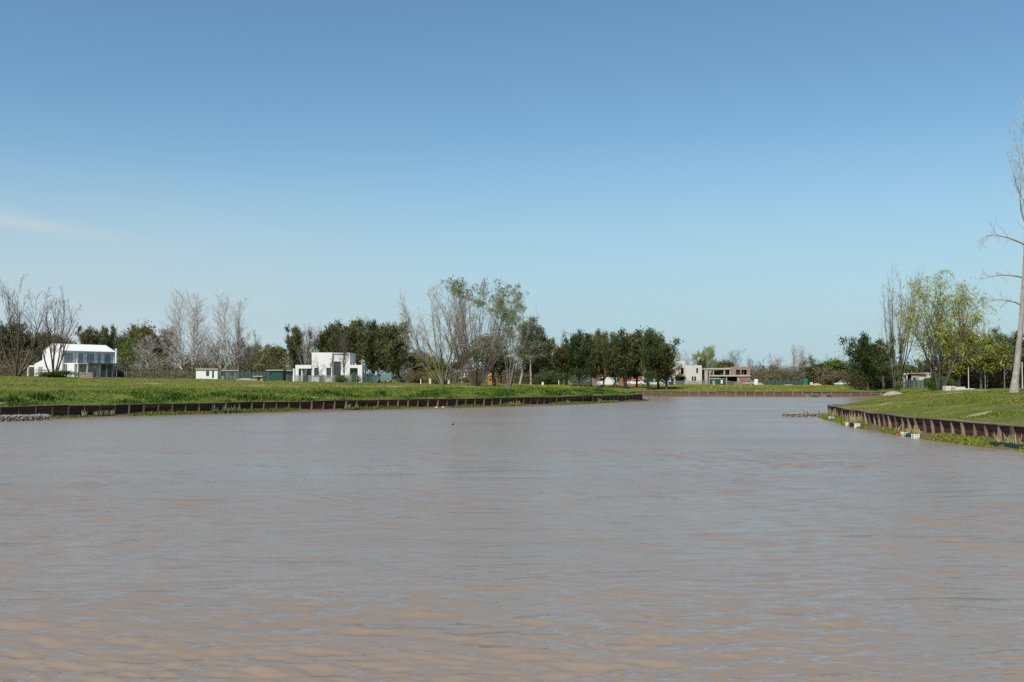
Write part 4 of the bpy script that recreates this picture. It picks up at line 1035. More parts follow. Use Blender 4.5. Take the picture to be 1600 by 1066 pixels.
# -- pitched white house (end gable towards the camera's left, long side in shade)
def pitched_house():
    x, y = at(66, 197), 197.; z = g(x, y)-.05
    R = empty('house', (x, y, z), -math.radians(35), 'white pitched-roof house with shaded upper windows behind the bare slanting stems', 'house')
    W_, L_ = 7.0, 11.4; wh = M['white']
    gable = [(0, -.6), (W_, -.6), (W_, 5.0), (W_/2, 6.35), (0, 5.0)]
    MB().prism(gable, 0, .35).build('gable_wall', wh, R)
    MB().prism(gable, L_-.35, L_).build('gable_wall', wh, R)
    MB().box(.03, 6.6, .35, L_-.35, -.6, 4.96).build('wall', wh, R)
    MB().raw([(-.08, -.06, 4.99), (W_/2, -.06, 6.40), (W_+.1, -.06, 4.97), (-.08, L_+.06, 4.99), (W_/2, L_+.06, 6.40), (W_+.1, L_+.06, 4.97),
              (-.08, -.06, 5.13), (W_/2, -.06, 6.54), (W_+.1, -.06, 5.11), (-.08, L_+.06, 5.13), (W_/2, L_+.06, 6.54), (W_+.1, L_+.06, 5.11)],
             [(0,1,4,3),(1,2,5,4),(6,9,10,7),(7,10,11,8),(0,6,7,1),(1,7,8,2),(3,4,10,9),(4,5,11,10),(0,3,9,6),(2,8,11,5)]).build('roof', wh, R)
    MB().prism([(-2.9, -.6), (-.01, -.6), (-.01, 3.35), (-2.9, 2.6)], .02, 8.5).build('side_wing', wh, R)
    gd = MB().box(-1.35, .12, -.04, .0, 0.02, 2.05).build('garage_door', M['grey_wall'], R)
    for k in range(4): MB().box(-1.32, .09, -.055, -.042, .06+k*.5, .5+k*.5).build('panel', M['grey_wall'], gd)
    # low front wing with door and framed corner window
    mb = MB(); mb.box(7.02, 7.1, .55, .8, -.6, 2.45).box(7.85, 10.3, .55, .8, -.6, 2.45).box(7.02, 11.4, .55, 2.7, 2.45, 2.68).box(11.2, 11.4, .55, .8, -.6, 2.45).box(11.2, 11.4, 2.5, 2.7, -.6, 2.45).box(7.05, 10.1, 5.9, 6.1, -.6, 2.45)
    mb.box(10.1, 10.3, .8, 6.1, -.6, 2.45); mb.build('front_wing', wh, R)
    d = MB().box(7.12, 7.83, .62, .68, -.1, 2.43).build('door', M['steel'], R); MB().box(7.7, 7.75, .57, .62, .9, 1.15).build('handle', M['steel_pale'], d)
    def win(xc, y0, y1, z0, z1):
        t = .06; mb = MB()
        mb.box(xc, xc+.07, y0, y0+t, z0, z1).box(xc, xc+.07, y1-t, y1, z0, z1).box(xc, xc+.07, y0+t, y1-t, z0, z0+t).box(xc, xc+.07, y0+t, y1-t, z1-t, z1)
        if y1-y0 > .9: mb.box(xc+.005, xc+.065, (y0+y1)/2-.03, (y0+y1)/2+.03, z0+t, z1-t)
        w = mb.build('window', M['steel_pale'], R); MB().box(xc+.02, xc+.04, y0+.03, y1-.03, z0+.03, z1-.03).build('pane', M['glass_pale'], w)
    for y0, y1 in ((.75, 2.35), (3.7, 4.5), (5.5, 6.9), (7.8, 8.3), (9.3, 10.6)): win(6.61, y0, y1, 2.8, 4.6)
    win(10.31, 1.0, 2.6, .05, 2.35); win(10.31, 2.8, 5.6, .05, 2.35)
    MB().box(6.72, 6.98, 3.0, 3.3, 2.70, 4.96).build('column', wh, R)
    rl = MB().box(6.88, 6.93, .36, 2.98, 3.55, 3.6).box(6.88, 6.93, 3.32, 11.0, 3.55, 3.6)
    rl.build('balcony_rail', M['steel'], R)
    MB().box(6.61, 7.0, .36, 11.04, 2.52, 2.70).build('balcony_floor', wh, R)
    MB().box(7.05, 11.6, 2.72, 11.2, 2.48, 2.68).build('veranda_roof', M['steel'], R)
    for yy in (4.6, 6.6, 8.8, 11.0): MB().box(11.4, 11.52, yy, yy+.12, -.6, 2.47).build('veranda_post', M['steel_pale'], R)
    for yy in (11.0,): MB().box(7.2, 7.32, yy, yy+.12, -.6, 2.47).build('veranda_post', M['steel_pale'], R)
    win(6.61, 6.6, 8.6, .05, 2.35); win(6.61, 8.8, 10.8, .05, 2.35)
    ch = MB().cyl((9.6, 9.9, 2.6), (9.6, 9.9, 5.3), .19, n=12).build('chimney', wh, R, smooth=False)
    MB().cyl((9.6, 9.9, 5.3), (9.6, 9.9, 5.65), .25, n=12).build('chimney_cap', wh, ch)
    # open pergola left of the house
    MB().box(-9.0, -2.92, 2.0, 2.25, 2.05, 2.35).box(-9.0, -2.92, 6.2, 6.45, 2.05, 2.35).box(-9.0, -8.75, 2.25, 6.2, 2.05, 2.35).build('pergola_beam', wh, R)
    for xx, yy in ((-9.0, 2.0), (-9.0, 6.2), (-5.4, 6.2)): MB().box(xx, xx+.25, yy, yy+.25, -.6, 2.05).build('pergola_post', wh, R)
pitched_house()

# -- flat-roofed white house
def flat_house():
    s = Site(515, 190, 'house', 'flat-roofed white house with a blank upper block between two low porticoes', 'house')
    s.wall('wall', 487, 519, 551, 606, 0, .3, 'white', [(491, 498, 575, 590), (510, 517.5, 575, 591)])
    s.wall('wall', 519.1, 546, 551.3, 606, .45, .75, 'white', [(521, 532, 565, 597)])
    s.box('wall', 487, 489.4, 551, 606, .3, 7.5, 'white'); s.box('wall', 543.6, 546, 551.4, 606, .75, 7.5, 'white'); s.box('wall', 487, 546, 551.2, 606, 7.5, 7.8, 'white')
    s.box('roof', 489.4, 543.6, 551.9, 553.6, .3, 7.5, 'concrete')
    s.window(491, 498, 575, 590, .12); s.window(510, 517.5, 575, 591, .12); s.window(521, 532, 565, 597, .6, mull=2)
    s.box('interior', 490, 543, 570, 604, 2.4, 2.5, 'darkroom')
    # left portico
    s.box('portico_beam', 462, 487, 570.5, 576, -.25, 5.5, 'white')
    for a, b, y0 in ((462, 467, -.25), (472, 474.2, 1.6), (462, 464, 5.0)): s.box('portico_column', a, b, 576, 606, y0, y0+.45, 'white')
    s.box('portico_wall', 474.3, 487, 576, 606, 3.2, 3.4, 'brick2'); s.window(476, 484, 578, 597, 3.05)
    # right portico
    s.box('portico_beam', 546.1, 566, 570.5, 575.2, -.1, 5.5, 'white')
    s.box('portico_column', 559, 566, 575.2, 606, -.1, 1.2, 'white'); s.box('portico_column', 564.5, 566, 575.2, 606, 4.6, 5.4, 'white')
    s.box('portico_wall', 546.1, 559, 575.2, 606, 1.4, 1.6, 'grey_wall'); s.window(553, 558, 576, 596, 1.25); s.window(547, 552, 577, 596, 1.25)
    # pipes and leftovers on the low roof
    for a, b, t in ((548, 549.5, 568), (553, 555, 567.6), (563.2, 564.4, 562), (565.2, 566, 561)): s.box('roof_upstand', a, b, t, 570.6, 1.0, 1.3, 'concrete')
flat_house()
s = Site(470, 178, 'fence', 'pale site fence with green net before the flat-roofed white house', 'fence')
for i in range(14):
    p = 448+i*8.4; s.box('post', p, p+.6, 586, 606, 0, .07, 'steel_pale')
for i in range(13): s.box('net_panel', 448.6+i*8.4, 456.4+i*8.4, 586.6, 597.5, .03, .04, 'mesh_pale' if i % 3 else 'mesh_green')
s = Site(459, 176, 'white_post', 'tall white post standing alone left of the flat-roofed house', 'post'); s.box('shaft', 457.8, 460.2, 577, 606, 0, .28, 'white', .02); s.box('cap', 457.5, 460.5, 576.2, 577, -.03, .31, 'white')

# -- site hut, nets and sheds between the two white houses
def hut(px0, px1, top, D, depth, name, label, wallm, roofm, openings=(), over=.8):
    s = Site((px0+px1)/2, D, name, label, 'hut')
    s.wall('wall', px0, px1, top+1.5, 606, 0, .12, wallm, openings)
    s.box('wall', px0, px0+.9, top+1.5, 606, .12, depth, wallm); s.box('wall', px1-.9, px1, top+1.5, 606, .12, depth, wallm); s.box('wall', px0, px1, top+1.5, 606, depth, depth+.12, wallm)
    s.box('roof', px0-over, px1+over, top, top+1.5, -.25, depth+.3, roofm)
    for o in openings: s.window(*o, .05, t=.05)
    return s
hut(306.5, 340, 576, 198, 2.6, 'site_hut', 'white site hut seen through the bare trunks', 'white', 'concrete', [(322, 327, 580, 588), (331.5, 334.5, 579, 591)])
hut(341, 372, 578.2, 204, 3.0, 'site_hut', 'low grey hut with a pale roof edge right behind the white site hut', 'grey_wall', 'concrete', [(346, 352, 582, 588), (360, 366, 582, 588)])
hut(417, 442, 578, 190, 2.5, 'shed', 'dark green shed with pale flat roof beside the green mesh fence', 'green_paint', 'concrete', [(421, 426, 583, 588)])
hut(444, 456, 578.4, 200, 2.5, 'shed', 'small dark shed with a pale roof between green shed and white post', 'darkroom', 'concrete', [(447, 451, 583, 590)])
s = hut(396, 411, 587.4, 172, 1.3, 'brick_hut', 'tiny brick meter hut in the grass before the green mesh fence', 'mortar_pink', 'concrete', [(402, 407, 589.5, 595)], .4)
def fence(a, b, D, top, n, label, netm, postm='steel_pale', D2=None):
    s = Site((a+b)/2, D, 'fence', label, 'fence'); st = (b-a)/n; D2 = D2 or D
    for i in range(n+1):
        p = a+i*st; yy = (D2-D)*(i/n-.5); xx = at(p, D+yy)-s.x; zz = g(xx+s.x, D+yy)-s.z; h = zat(top, D)-s.z
        MB().cyl((xx, yy, zz-.3), (xx, yy, h+.08), .035, n=6).build('post', M[postm], s.o)
        if i < n:
            p2 = a+(i+1)*st; y2 = (D2-D)*((i+1)/n-.5); x2 = at(p2, D+y2)-s.x; z2 = g(x2+s.x, D+y2)-s.z; sag = .05*((i*7) % 3)
            MB().raw([(xx+.06, yy+.02, zz+.05), (x2-.06, y2+.02, z2+.05), (x2-.06, y2+.02, h-sag), (xx+.06, yy+.02, h),
                      (xx+.06, yy+.035, zz+.05), (x2-.06, y2+.035, z2+.05), (x2-.06, y2+.035, h-sag), (xx+.06, yy+.035, h)],
                     [(0,1,2,3),(7,6,5,4),(0,4,5,1),(1,5,6,2),(2,6,7,3),(3,7,4,0)]).build('net_panel', M[netm], s.o)
fence(349, 420, 186, 581, 12, 'green shade-net fence left of the dark green shed', 'mesh_green')
fence(195, 306, 199, 580, 9, 'thin wire fence with grey posts before the pale saplings', 'mesh_wire', D2=201)
fence(566, 590, 184, 586.5, 4, 'short green net fence right of the flat-roofed white house', 'mesh_green')
fence(895, 936, 212, 589.5, 8, 'grey wire fence before the brick house at the row of evergreens', 'mesh_grey')
fence(1051, 1140, 282, 594.8, 14, 'grey site fence before the two unfinished houses', 'mesh_grey')
fence(1140, 1176, 286, 596, 6, 'dark net fence before the garage of the concrete frame house', 'mesh_grey')
fence(1177, 1256, 296, 594.6, 13, 'long green net fence on the far shore left of the green tank', 'mesh_green')
fence(1414, 1462, 206, 594.0, 7, 'green net fence before the low white building', 'mesh_green')
fence(1466, 1500, 214, 593.0, 5, 'faint green net fence right of the weeping willow trunk', 'mesh_green')

# -- distant white house seen between the willow stems
def far_white():
    s = Site(758, 252, 'house', 'far white house in pieces between the willow stems', 'house')
    s.wall('wall', 720, 735, 580.5, 604, 0, .3, 'white', [(726, 733, 591.5, 597.5)]); s.box('roof', 718, 737, 578.6, 580.4, -.4, 7, 'white')
    s.box('canopy', 718.5, 736, 589.2, 590.8, -1.6, -.02, 'white'); s.window(726, 733, 591.5, 597.5, .1)
    s.wall('wall', 735.1, 760, 584, 604, 1.2, 1.5, 'grey_wall', [(739, 745, 588, 597), (750, 757, 588, 597)]); s.window(739, 745, 588, 597, 1.25); s.window(750, 757, 588, 597, 1.25)
    s.wall('wall', 760.1, 803, 581, 604, .2, .5, 'white', [(766, 774, 586, 596), (778, 784, 584, 592), (790, 798, 590, 598)])
    s.window(766, 774, 586, 596, .3); s.window(778, 784, 584, 592, .3); s.window(790, 798, 590, 598, .3)
    s.box('roof', 737.1, 804, 579.3, 580.9, .0, 7.5, 'white'); s.box('wall', 720, 803, 581, 604, 7.2, 7.5, 'white')
far_white()
def play_house():
    s = Site(769, 182, 'play_house', 'small orange play house with a round arch beyond the biggest willow', 'play house')
    s.wall('wall', 762, 770, 588.5, 604, 0, .1, 'orange', [(764.5, 767.5, 592, 595)]); s.box('wall', 762, 762.8, 588.5, 604, .1, 1.4, 'orange'); s.box('wall', 762, 770, 588.5, 604, 1.4, 1.5, 'orange')
    x0, x1, zt = s.X(761.4), s.X(770.4), s.Z(588.4); MB().prism([(x0, zt), (x1, zt), ((x0+x1)/2, zt+.42)], -.1, 1.6).build('roof', M['orange'], s.o)
    s.box('chimney', 766, 767.5, 584.6, 587.0, .5, .7, 'white')
    mb = MB(); xc = s.X(773.2); r = s.X(776.6)-xc; zc = s.Z(593)
    pts = [(xc+r*math.cos(t), zc+r*math.sin(t)) for t in np.linspace(0, math.pi, 11)]
    for (xa, za), (xb, zb) in zip(pts, pts[1:]): mb.cyl((xa, .3, za), (xb, .3, zb), .09, n=6)
    mb.cyl((xc-r, .3, -.3), (xc-r, .3, zc), .09, n=6).cyl((xc+r, .3, -.3), (xc+r, .3, zc), .09, n=6); mb.build('arch', M['orange'], s.o)
play_house()

# -- red brick house behind the evergreen row
def brick_house():
    s = Site(968, 240, 'house', 'orange brick house under construction glimpsed between the evergreen trunks', 'house')
    s.wall('wall', 950, 1004, 584.5, 606, 0, .3, 'brick', [(953, 958, 587, 598), (964, 968, 587, 594.5), (974, 979, 588, 598), (990, 995, 588, 595)])
    s.wall('wall', 932, 949.9, 584.5, 606, -.4, -.1, 'brick', [(934, 939, 588, 597)])
    x0, x1 = s.X(931.5), s.X(950.5); MB().prism([(x0, s.Z(584.4)), (x1, s.Z(584.4)), ((x0+x1)/2+.6, s.Z(573))], -.4, -.1).build('gable', M['brick'], s.o)
    for a in (935, 941, 950.6, 972): s.box('pillar', a, a+1.6, 582 if a > 949 else 588, 606, -.7 if a < 949 else -.3, -.42 if a < 949 else -.02, 'mortar_pink')
    s.box('lintel', 931.5, 950, 587.0, 588.0, -.66, -.42, 'concrete')
    s.box('interior', 933, 1003, 586, 606, 3.0, 3.1, 'darkroom'); s.box('wall', 932, 1004, 584.5, 606, 8, 8.3, 'brick')
    MB().raw([(s.X(931), -.5, s.Z(585)), (s.X(1005), -.5, s.Z(584)), (s.X(1005), 8.5, s.Z(584)), (s.X(931), 8.5, s.Z(585)), (s.X(940), 4, s.Z(574)), (s.X(996), 4, s.Z(574))],
             [(0,1,5,4),(2,3,4,5),(1,2,5),(3,0,4),(0,3,2,1)]).build('roof', M['brick2'], s.o)
    s.window(964, 968, 587, 594.5, .12); s.window(990, 995, 588, 595, .12)
brick_house()

# -- cream unfinished house
def cream_house():
    s = Site(1074, 290, 'house', 'cream two-storey unfinished house beside the end of the evergreen row', 'house')
    s.wall('wall', 1050.5, 1070, 564, 608, 0, .3, 'cream', [(1063.5, 1068.3, 575, 585.2), (1055, 1069, 588.3, 604), (1060.8, 1062, 576, 586)])
    s.wall('wall', 1070.1, 1096, 571, 608, -.6, -.3, 'cream', [(1087.3, 1090.3, 575.5, 583.3), (1080.3, 1083, 588.5, 595.3), (1084, 1087, 588.5, 595.3)])
    s.box('wall', 1094.6, 1096, 571.05, 608, -.3, 8, 'cream'); s.box('wall', 1050.5, 1051.8, 564.05, 608, .3, 8, 'cream'); s.box('wall', 1051.8, 1094.6, 571.4, 608, 7.8, 8, 'cream')
    s.box('wall', 1068.6, 1070, 564.05, 575, .3, 8, 'cream')
    s.box('roof', 1070.2, 1094.5, 571.8, 573.2, -.3, 7.8, 'concrete'); s.box('roof', 1051.9, 1068.5, 564.8, 566.2, .3, 7.8, 'concrete')
    s.box('balcony', 1054, 1069.4, 585.6, 588.2, -1.4, -.02, 'mortar_pink')
    s.box('interior', 1052, 1094, 575, 606, 2.6, 2.7, 'darkroom')
    for a, b, t, bb in ((1087.3, 1090.3, 575.5, 583.3), (1080.3, 1083, 588.5, 595.3), (1084, 1087, 588.5, 595.3)): s.window(a, b, t, bb, -.42, mull=0, frame='darkroom')
cream_house()
def frame_house():
    s = Site(1136, 300, 'house', 'unfinished concrete frame house with brown brick upper storey', 'house')
    s.box('roof_slab', 1101, 1142, 575.2, 577.6, -.2, 8, 'concrete'); s.box('floor_slab', 1108, 1172, 586.2, 588.4, -.3, 8, 'concrete')
    for a, w in ((1101, 4.6), (1108.2, 1.4), (1114, 1.2), (1131, 1.8), (1140, 1.6)): s.box('column', a, a+w, 577.6, 586.2 if a > 1107 else 608, 0, .45, 'concrete')
    for a in (1107.5, 1122, 1134.3, 1152): s.box('column', a, a+1.5, 588.4, 608, 0, .45, 'concrete')
    s.box('column', 1101.2, 1102.4, 577.6, 608, 7, 7.4, 'concrete'); s.box('column', 1120, 1121.4, 577.6, 586.2, 7, 7.4, 'concrete')
    s.wall('brick_wall', 1142.1, 1172, 573.2, 586.2, .05, .35, 'brick2', [(1150, 1156.5, 578, 585.8), (1158.5, 1167, 578, 585.5)])
    s.box('brick_wall', 1132.9, 1139.9, 577.6, 586.2, 2.2, 2.4, 'brick2'); s.box('brick_wall', 1170.6, 1172, 573.25, 586.2, .35, 8, 'brick2'); s.box('brick_wall', 1142.1, 1170.6, 574, 586.2, 7.6, 7.9, 'brick2')
    s.box('brick_wall', 1122, 1132.8, 580, 586.2, 6, 6.2, 'brick2'); s.box('roof_slab', 1142.3, 1170.4, 575.2, 576.6, .4, 7.5, 'concrete')
    s.wall('low_wall', 1153.6, 1172, 588.5, 608, .02, .3, 'concrete', [(1155.3, 1170.3, 590.8, 595)]); s.box('brick_stack', 1155.5, 1170, 591.2, 595.6, -.9, -.3, 'brick')
    s.box('interior', 1109, 1171, 588.6, 608, 3, 3.1, 'darkroom'); s.box('low_wall', 1109, 1121.9, 589.5, 608, .1, .3, 'grey_wall')
    s.box('interior', 1143, 1170.2, 576.8, 586, 3.2, 3.3, 'darkroom')
    for a in (1150.2, 1158.7): s.box('timber_prop', a+3.2, a+3.7, 578, 586, .5, .62, 'wood')
    s.box('timber_prop', 1151, 1166.5, 581, 581.6, .7, .8, 'wood')
frame_house()
def low_house():
    s = Site(1432, 216, 'house', 'low white unfinished building with dark garage opening between the ivy-clad tree and the willow', 'house')
    s.wall('wall', 1424, 1458, 584.2, 608, 0, .3, 'cream', [(1443, 1456, 591.5, 608)]); s.box('grey_wall', 1424.2, 1434.5, 586.5, 608, -.14, -.01, 'grey_wall')
    s.box('roof_slab', 1420, 1446, 583.0, 584.1, -.5, 7, 'concrete'); s.box('parapet', 1446.2, 1458, 582.6, 584.1, -.05, 7, 'white')
    s.box('interior', 1425, 1457, 585, 608, 3.4, 3.5, 'darkroom'); s.box('wall', 1456.8, 1458, 584.3, 608, .3, 7, 'cream')
    for a in (1408, 1412.2, 1416.5): s.box('column', a, a+1.4, 583.4, 608, .1, .4, 'cream')
    s.box('beam', 1407, 1419.9, 583.2, 585.6, .05, .5, 'cream'); s.box('brick_wall', 1405, 1412, 591, 608, 1.0, 1.2, 'brick'); s.box('wall', 1412.1, 1424, 588, 608, 3.0, 3.2, 'cream')
    mb_ = s.window(1426, 1430, 590, 596, -.24, mull=0)
low_house()

# ------------------------------------------------------------------ vehicles
def car(px, D, heading, paint, label, L=4.3, H=1.42, van=False, name='parked_car'):
    x, y, z = spot(px, D, 0.0); R = empty(name, (x, y, z), heading, label, 'van' if van else 'car'); w = .84
    if van: body = [(-L/2, .32), (L/2, .32), (L/2, .95), (L/2-.35, 1.15), (L/2-1.0, H*1.32), (-L/2+.05, H*1.32), (-L/2, .9)]; cab = [(L/2-.42, 1.16), (L/2-1.0, H*1.25), (L/2-1.9, H*1.25), (L/2-1.9, 1.16)]
    else: body = [(-L/2, .34), (L/2, .34), (L/2, .62), (L/2-.25, .78), (L/2-1.15, .9), (-L/2+.5, .95), (-L/2+.05, .86)]; cab = [(L/2-1.2, .9), (L/2-1.95, H-.03), (-L/2+1.25, H), (-L/2+.45, .95)]
    MB().prism(body, -w, w).build('body', M[paint], R, bevel=.06)
    if van:
        MB().prism(cab, -w-.012, w+.012).build('windows', M['glass'], R)
        MB().box(L/2-.98, L/2-.36, -w+.1, w-.1, 1.17, 1.2).build('dashboard', M['dark_paint'], R)
    else:
        k = w-.1; roof = [(c[0]*.93-.03, c[1]) for c in cab]
        gb = MB(); n = 4
        lo = [(cab[0][0], k), (cab[3][0], k)]; hi = [(cab[1][0], k-.14), (cab[2][0], k-.14)]
        gb.raw([(cab[0][0], -k, .9), (cab[0][0], k, .9), (cab[3][0], k, .95), (cab[3][0], -k, .95), (cab[1][0], -k+.14, H-.04), (cab[1][0], k-.14, H-.04), (cab[2][0], k-.14, H-.02), (cab[2][0], -k+.14, H-.02)],
               [(0,1,5,4),(1,2,6,5),(2,3,7,6),(3,0,4,7),(4,5,6,7)]); gb.build('windows', M['glass'], R)
        MB().box(cab[2][0]-.04, cab[1][0]+.04, -k+.12, k-.12, H-.03, H+.03).build('roof', M[paint], R, bevel=.02)
        pl = MB()
        for sy in (-1, 1):
            for (xa, za), (xb, zb) in ((cab[0], cab[1]), (cab[3], cab[2])): pl.cyl((xa, sy*k, za), (xb, sy*(k-.14), zb), .035, n=5)
            pl.cyl((0.05, sy*k, .92), (-.05, sy*(k-.13), H), .035, n=5)
        pl.build('pillars', M[paint], R)
    for sx in (-1, 1):
        for sy in (-1, 1):
            wx = sx*(L/2-.78); t = MB().cyl((wx, sy*(w-.2), .32), (wx, sy*(w+.02), .32), .32, n=14).build('wheel', M['tyre'], R)
            MB().cyl((wx, sy*(w+.021), .32), (wx, sy*(w+.035), .32), .19, n=10).build('rim', M['silver_paint'], t)
    for sy in (-1, 1):
        MB().box(L/2-.02, L/2+.015, sy*w*.72-.16, sy*w*.72+.16, .6, .72).build('headlight', M['white_paint'], R)
        MB().box(-L/2-.015, -L/2+.02, sy*w*.74-.13, sy*w*.74+.13, .68, .82).build('tail_light', M['red'], R)
car(1315, 292, math.pi, 'white_paint', 'white saloon parked alone on the far shore left of the dark pines')
car(1168, 296, math.radians(150), 'silver_paint', 'silver car before the brick stack of the concrete frame house')
car(1021, 240, math.radians(200), 'white_paint', 'white car half hidden at the end of the evergreen row')
car(1013, 244, math.radians(20), 'dark_paint', 'dark car behind the white one at the end of the evergreen row')
car(950, 226, math.radians(160), 'white_paint', 'white van among the evergreen trunks before the brick house', 4.9, 1.5, True, 'parked_van')
car(578, 196, math.radians(170), 'dark_paint', 'dark pickup parked right of the flat-roofed white house', 4.8, 1.6)
car(596, 192, math.radians(185), 'teal', 'teal van parked under the casuarina clump', 4.0, 1.35, True, 'parked_van')
car(619, 214, math.radians(175), 'white_paint', 'white car in the shade under the last casuarina')
car(1384, 214, math.radians(165), 'dark_paint', 'dark car under the pines left of the low white building')
car(992, 236, math.radians(175), 'white_paint', 'white car before the orange brick wall')

# ------------------------------------------------------------------ site clutter
def block(px0, px1, top, D, depth, m, name, label, cat, extra=None):
    s = Site((px0+px1)/2, D, name, label, cat); s.box('body', px0, px1, top, 608, 0, depth, m, .03); 
    if extra: extra(s)
    return s
def cont_extra(s):
    s.box('roof', 1110.6, 1132.8, 591.6, 592.6, -.1, 2.5, 'concrete'); s.box('notice', 1126, 1129, 594, 599.5, -.03, -.005, 'white'); s.box('door', 1113, 1117, 595, 603, -.06, -.01, 'grey_wall')
block(1111.5, 1132, 592.6, 280, 2.4, 'green_paint', 'site_container', 'dark green site container with a white notice before the frame house', 'container', cont_extra)
def kiosk(s): s.box('roof', 1038.6, 1044.6, 591.4, 592.3, -.15, 1.5, 'concrete'); s.box('door', 1040.4, 1042.8, 594, 602, -.03, -.005, 'grey_wall')
block(1039, 1044.2, 592.3, 246, 1.3, 'white', 'site_toilet', 'narrow white site cabin at the end of the evergreen row', 'cabin', kiosk)
def bl(s): s.box('roof', 1044.8, 1053, 592.0, 592.8, -.1, 2.3, 'steel'); s.box('notice', 1045.6, 1048, 594, 596.5, -.03, -.005, 'white')
block(1045.2, 1052.6, 592.8, 250, 2.2, 'blue_paint', 'site_container', 'dark blue container squeezed between white cabin and cream house', 'container', bl)
def tank(px, D, top, r, m, label):
    x, y, z = spot(px, D, 0); h = zat(top, D)-z; R = empty('water_tank', (x, y, z), 0, label, 'tank')
    MB().lathe([(r*.94, 0), (r, .1), (r, h*.35), (r*.96, h*.38), (r, h*.41), (r, h*.7), (r*.96, h*.73), (r, h*.76), (r*.97, h*.88)], n=16).build('body', M[m], R, smooth=False)
    MB().lathe([(r*.97, h*.88), (r*.75, h*.95), (r*.3, h*.985), (r*.28, h)], n=16).build('lid', M[m], R)
tank(1258.5, 294, 592.3, .72, 'green_tank', 'green plastic water tank at the end of the long green fence')
tank(1181.5, 290, 592.5, .62, 'white', 'white water tank beside the silver car')
s = Site(1268, 292, 'concrete_block', 'pale upright concrete block right of the green tank', 'block'); s.box('body', 1266, 1270, 597.5, 606, 0, .8, 'cream', .04); s.box('foot', 1265.3, 1270.7, 602, 606, -.2, 1.0, 'cream', .03)
def heap(px, D, w, h, m, name, label, cat='heap', seed=0, dep=.7, sink=.12):
    x, y, z = spot(px, D, sink); rng = np.random.default_rng(seed); n, mrows = 26, 9
    th = np.linspace(0, 2*np.pi, n, endpoint=False); V = []
    prof = rng.uniform(.8, 1.2, n)
    for i in range(mrows):
        f = i/(mrows-1); rr = (1-f)**.8
        jit = 1+rng.normal(0, .07, n)
        V.append(np.stack([np.cos(th)*w/2*rr*prof*jit, np.sin(th)*w/2*dep*rr*prof*jit, np.full(n, h*(1-(1-f)**1.6))+rng.normal(0, h*.045, n)], 1))
    V = np.concatenate(V); i = (np.arange(mrows-1)[:, None]*n+np.arange(n)[None, :]); j = (np.arange(mrows-1)[:, None]*n+(np.arange(n)[None, :]+1) % n)
    q = np.stack([i, j, j+n, i+n], -1).reshape(-1, 4)
    R = empty(name, (x, y, z), 0, label, cat); link('mound', np_mesh(name, V, quads=q), M[m], R)
    cl = Acc(); k = 60; mb = MB()
    for _ in range(46):
        a = rng.uniform(0, 6.28); r = rng.uniform(.2, 1.08); sz = rng.uniform(.05, .16)*min(1.3, max(.6, h)); f = max(0, 1-r)
        cx, cy, cz = math.cos(a)*w/2*r, math.sin(a)*w/2*dep*r, h*(1-(min(r, 1))**1.6)*.96+.1
        pts = [(cx+sz*rng.uniform(.6, 1.2)*dx, cy+sz*rng.uniform(.6, 1.2)*dy, cz+sz*.8*rng.uniform(.6, 1.2)*dz) for dx, dy, dz in ((1,0,0),(-1,0,0),(0,1,0),(0,-1,0),(0,0,1),(0,0,-1))]
        mb.raw(pts, [(0,2,4),(2,1,4),(1,3,4),(3,0,4),(2,0,5),(1,2,5),(3,1,5),(0,3,5)])
    tag(mb.build('clods', M[m], R), kind='stuff')
heap(1396, 136, 3.0, .6, 'rubble', 'soil_heap', 'heap of clods and soil at the foot of the ivy-clad stems', seed=4)
heap(1275, 280, 3.6, .7, 'sand', 'soil_heap', 'low soil heap on the far shore right of the green tank', seed=5)
heap(1232, 276, 4.2, .55, 'rubble', 'rubble_heap', 'flat rubble heap before the long green fence', seed=6)
heap(1188, 284, 2.4, .9, 'rubble', 'rubble_heap', 'pinkish rubble heap right of the white tank', seed=7)
heap(384, 178, 4.6, .6, 'rubble', 'rubble_heap', 'reddish rubble beside the tiny brick meter hut', seed=8)
heap(1083, 284, 4.0, 1.0, 'mortar_pink', 'rubble_heap', 'pink brick rubble before the cream house', seed=9)
def brick_pallet(px, D, w, h, label, m='mortar_pink'):
    x, y, z = spot(px, D, .02); R = empty('brick_stack', (x, y, z), .25, label, 'bricks'); rng = random.Random(px)
    bm_ = MB().box(-.115, .115, -.06, .06, -.045, .045).mesh('brick')
    MB().box(-w/2, w/2, -.55, .55, 0, .12).build('pallet', M['wood'], R)
    nx = int(w/.25); nz_ = int(h/.1)
    for k in range(nz_):
        for i in range(nx):
            for yy in (-.48, ):
                if k > nz_*.55 and rng.random() < .25*(k/nz_): continue
                o = link('brick', bm_, M[m], R, (-w/2+.13+i*.25, yy+rng.uniform(-.02, .02), .17+k*.095)); o.rotation_euler = (0, 0, rng.uniform(-.08, .08))
    MB().box(-w/2+.02, w/2-.02, -.40, .5, .12, .1+nz_*.09).build('core', M[m], R)
brick_pallet(136, 162, 2.1, .95, 'pallet of pinkish bricks in the grass before the pitched house')
brick_pallet(1153, 288, 1.6, .9, 'pallet of bricks left of the silver car')
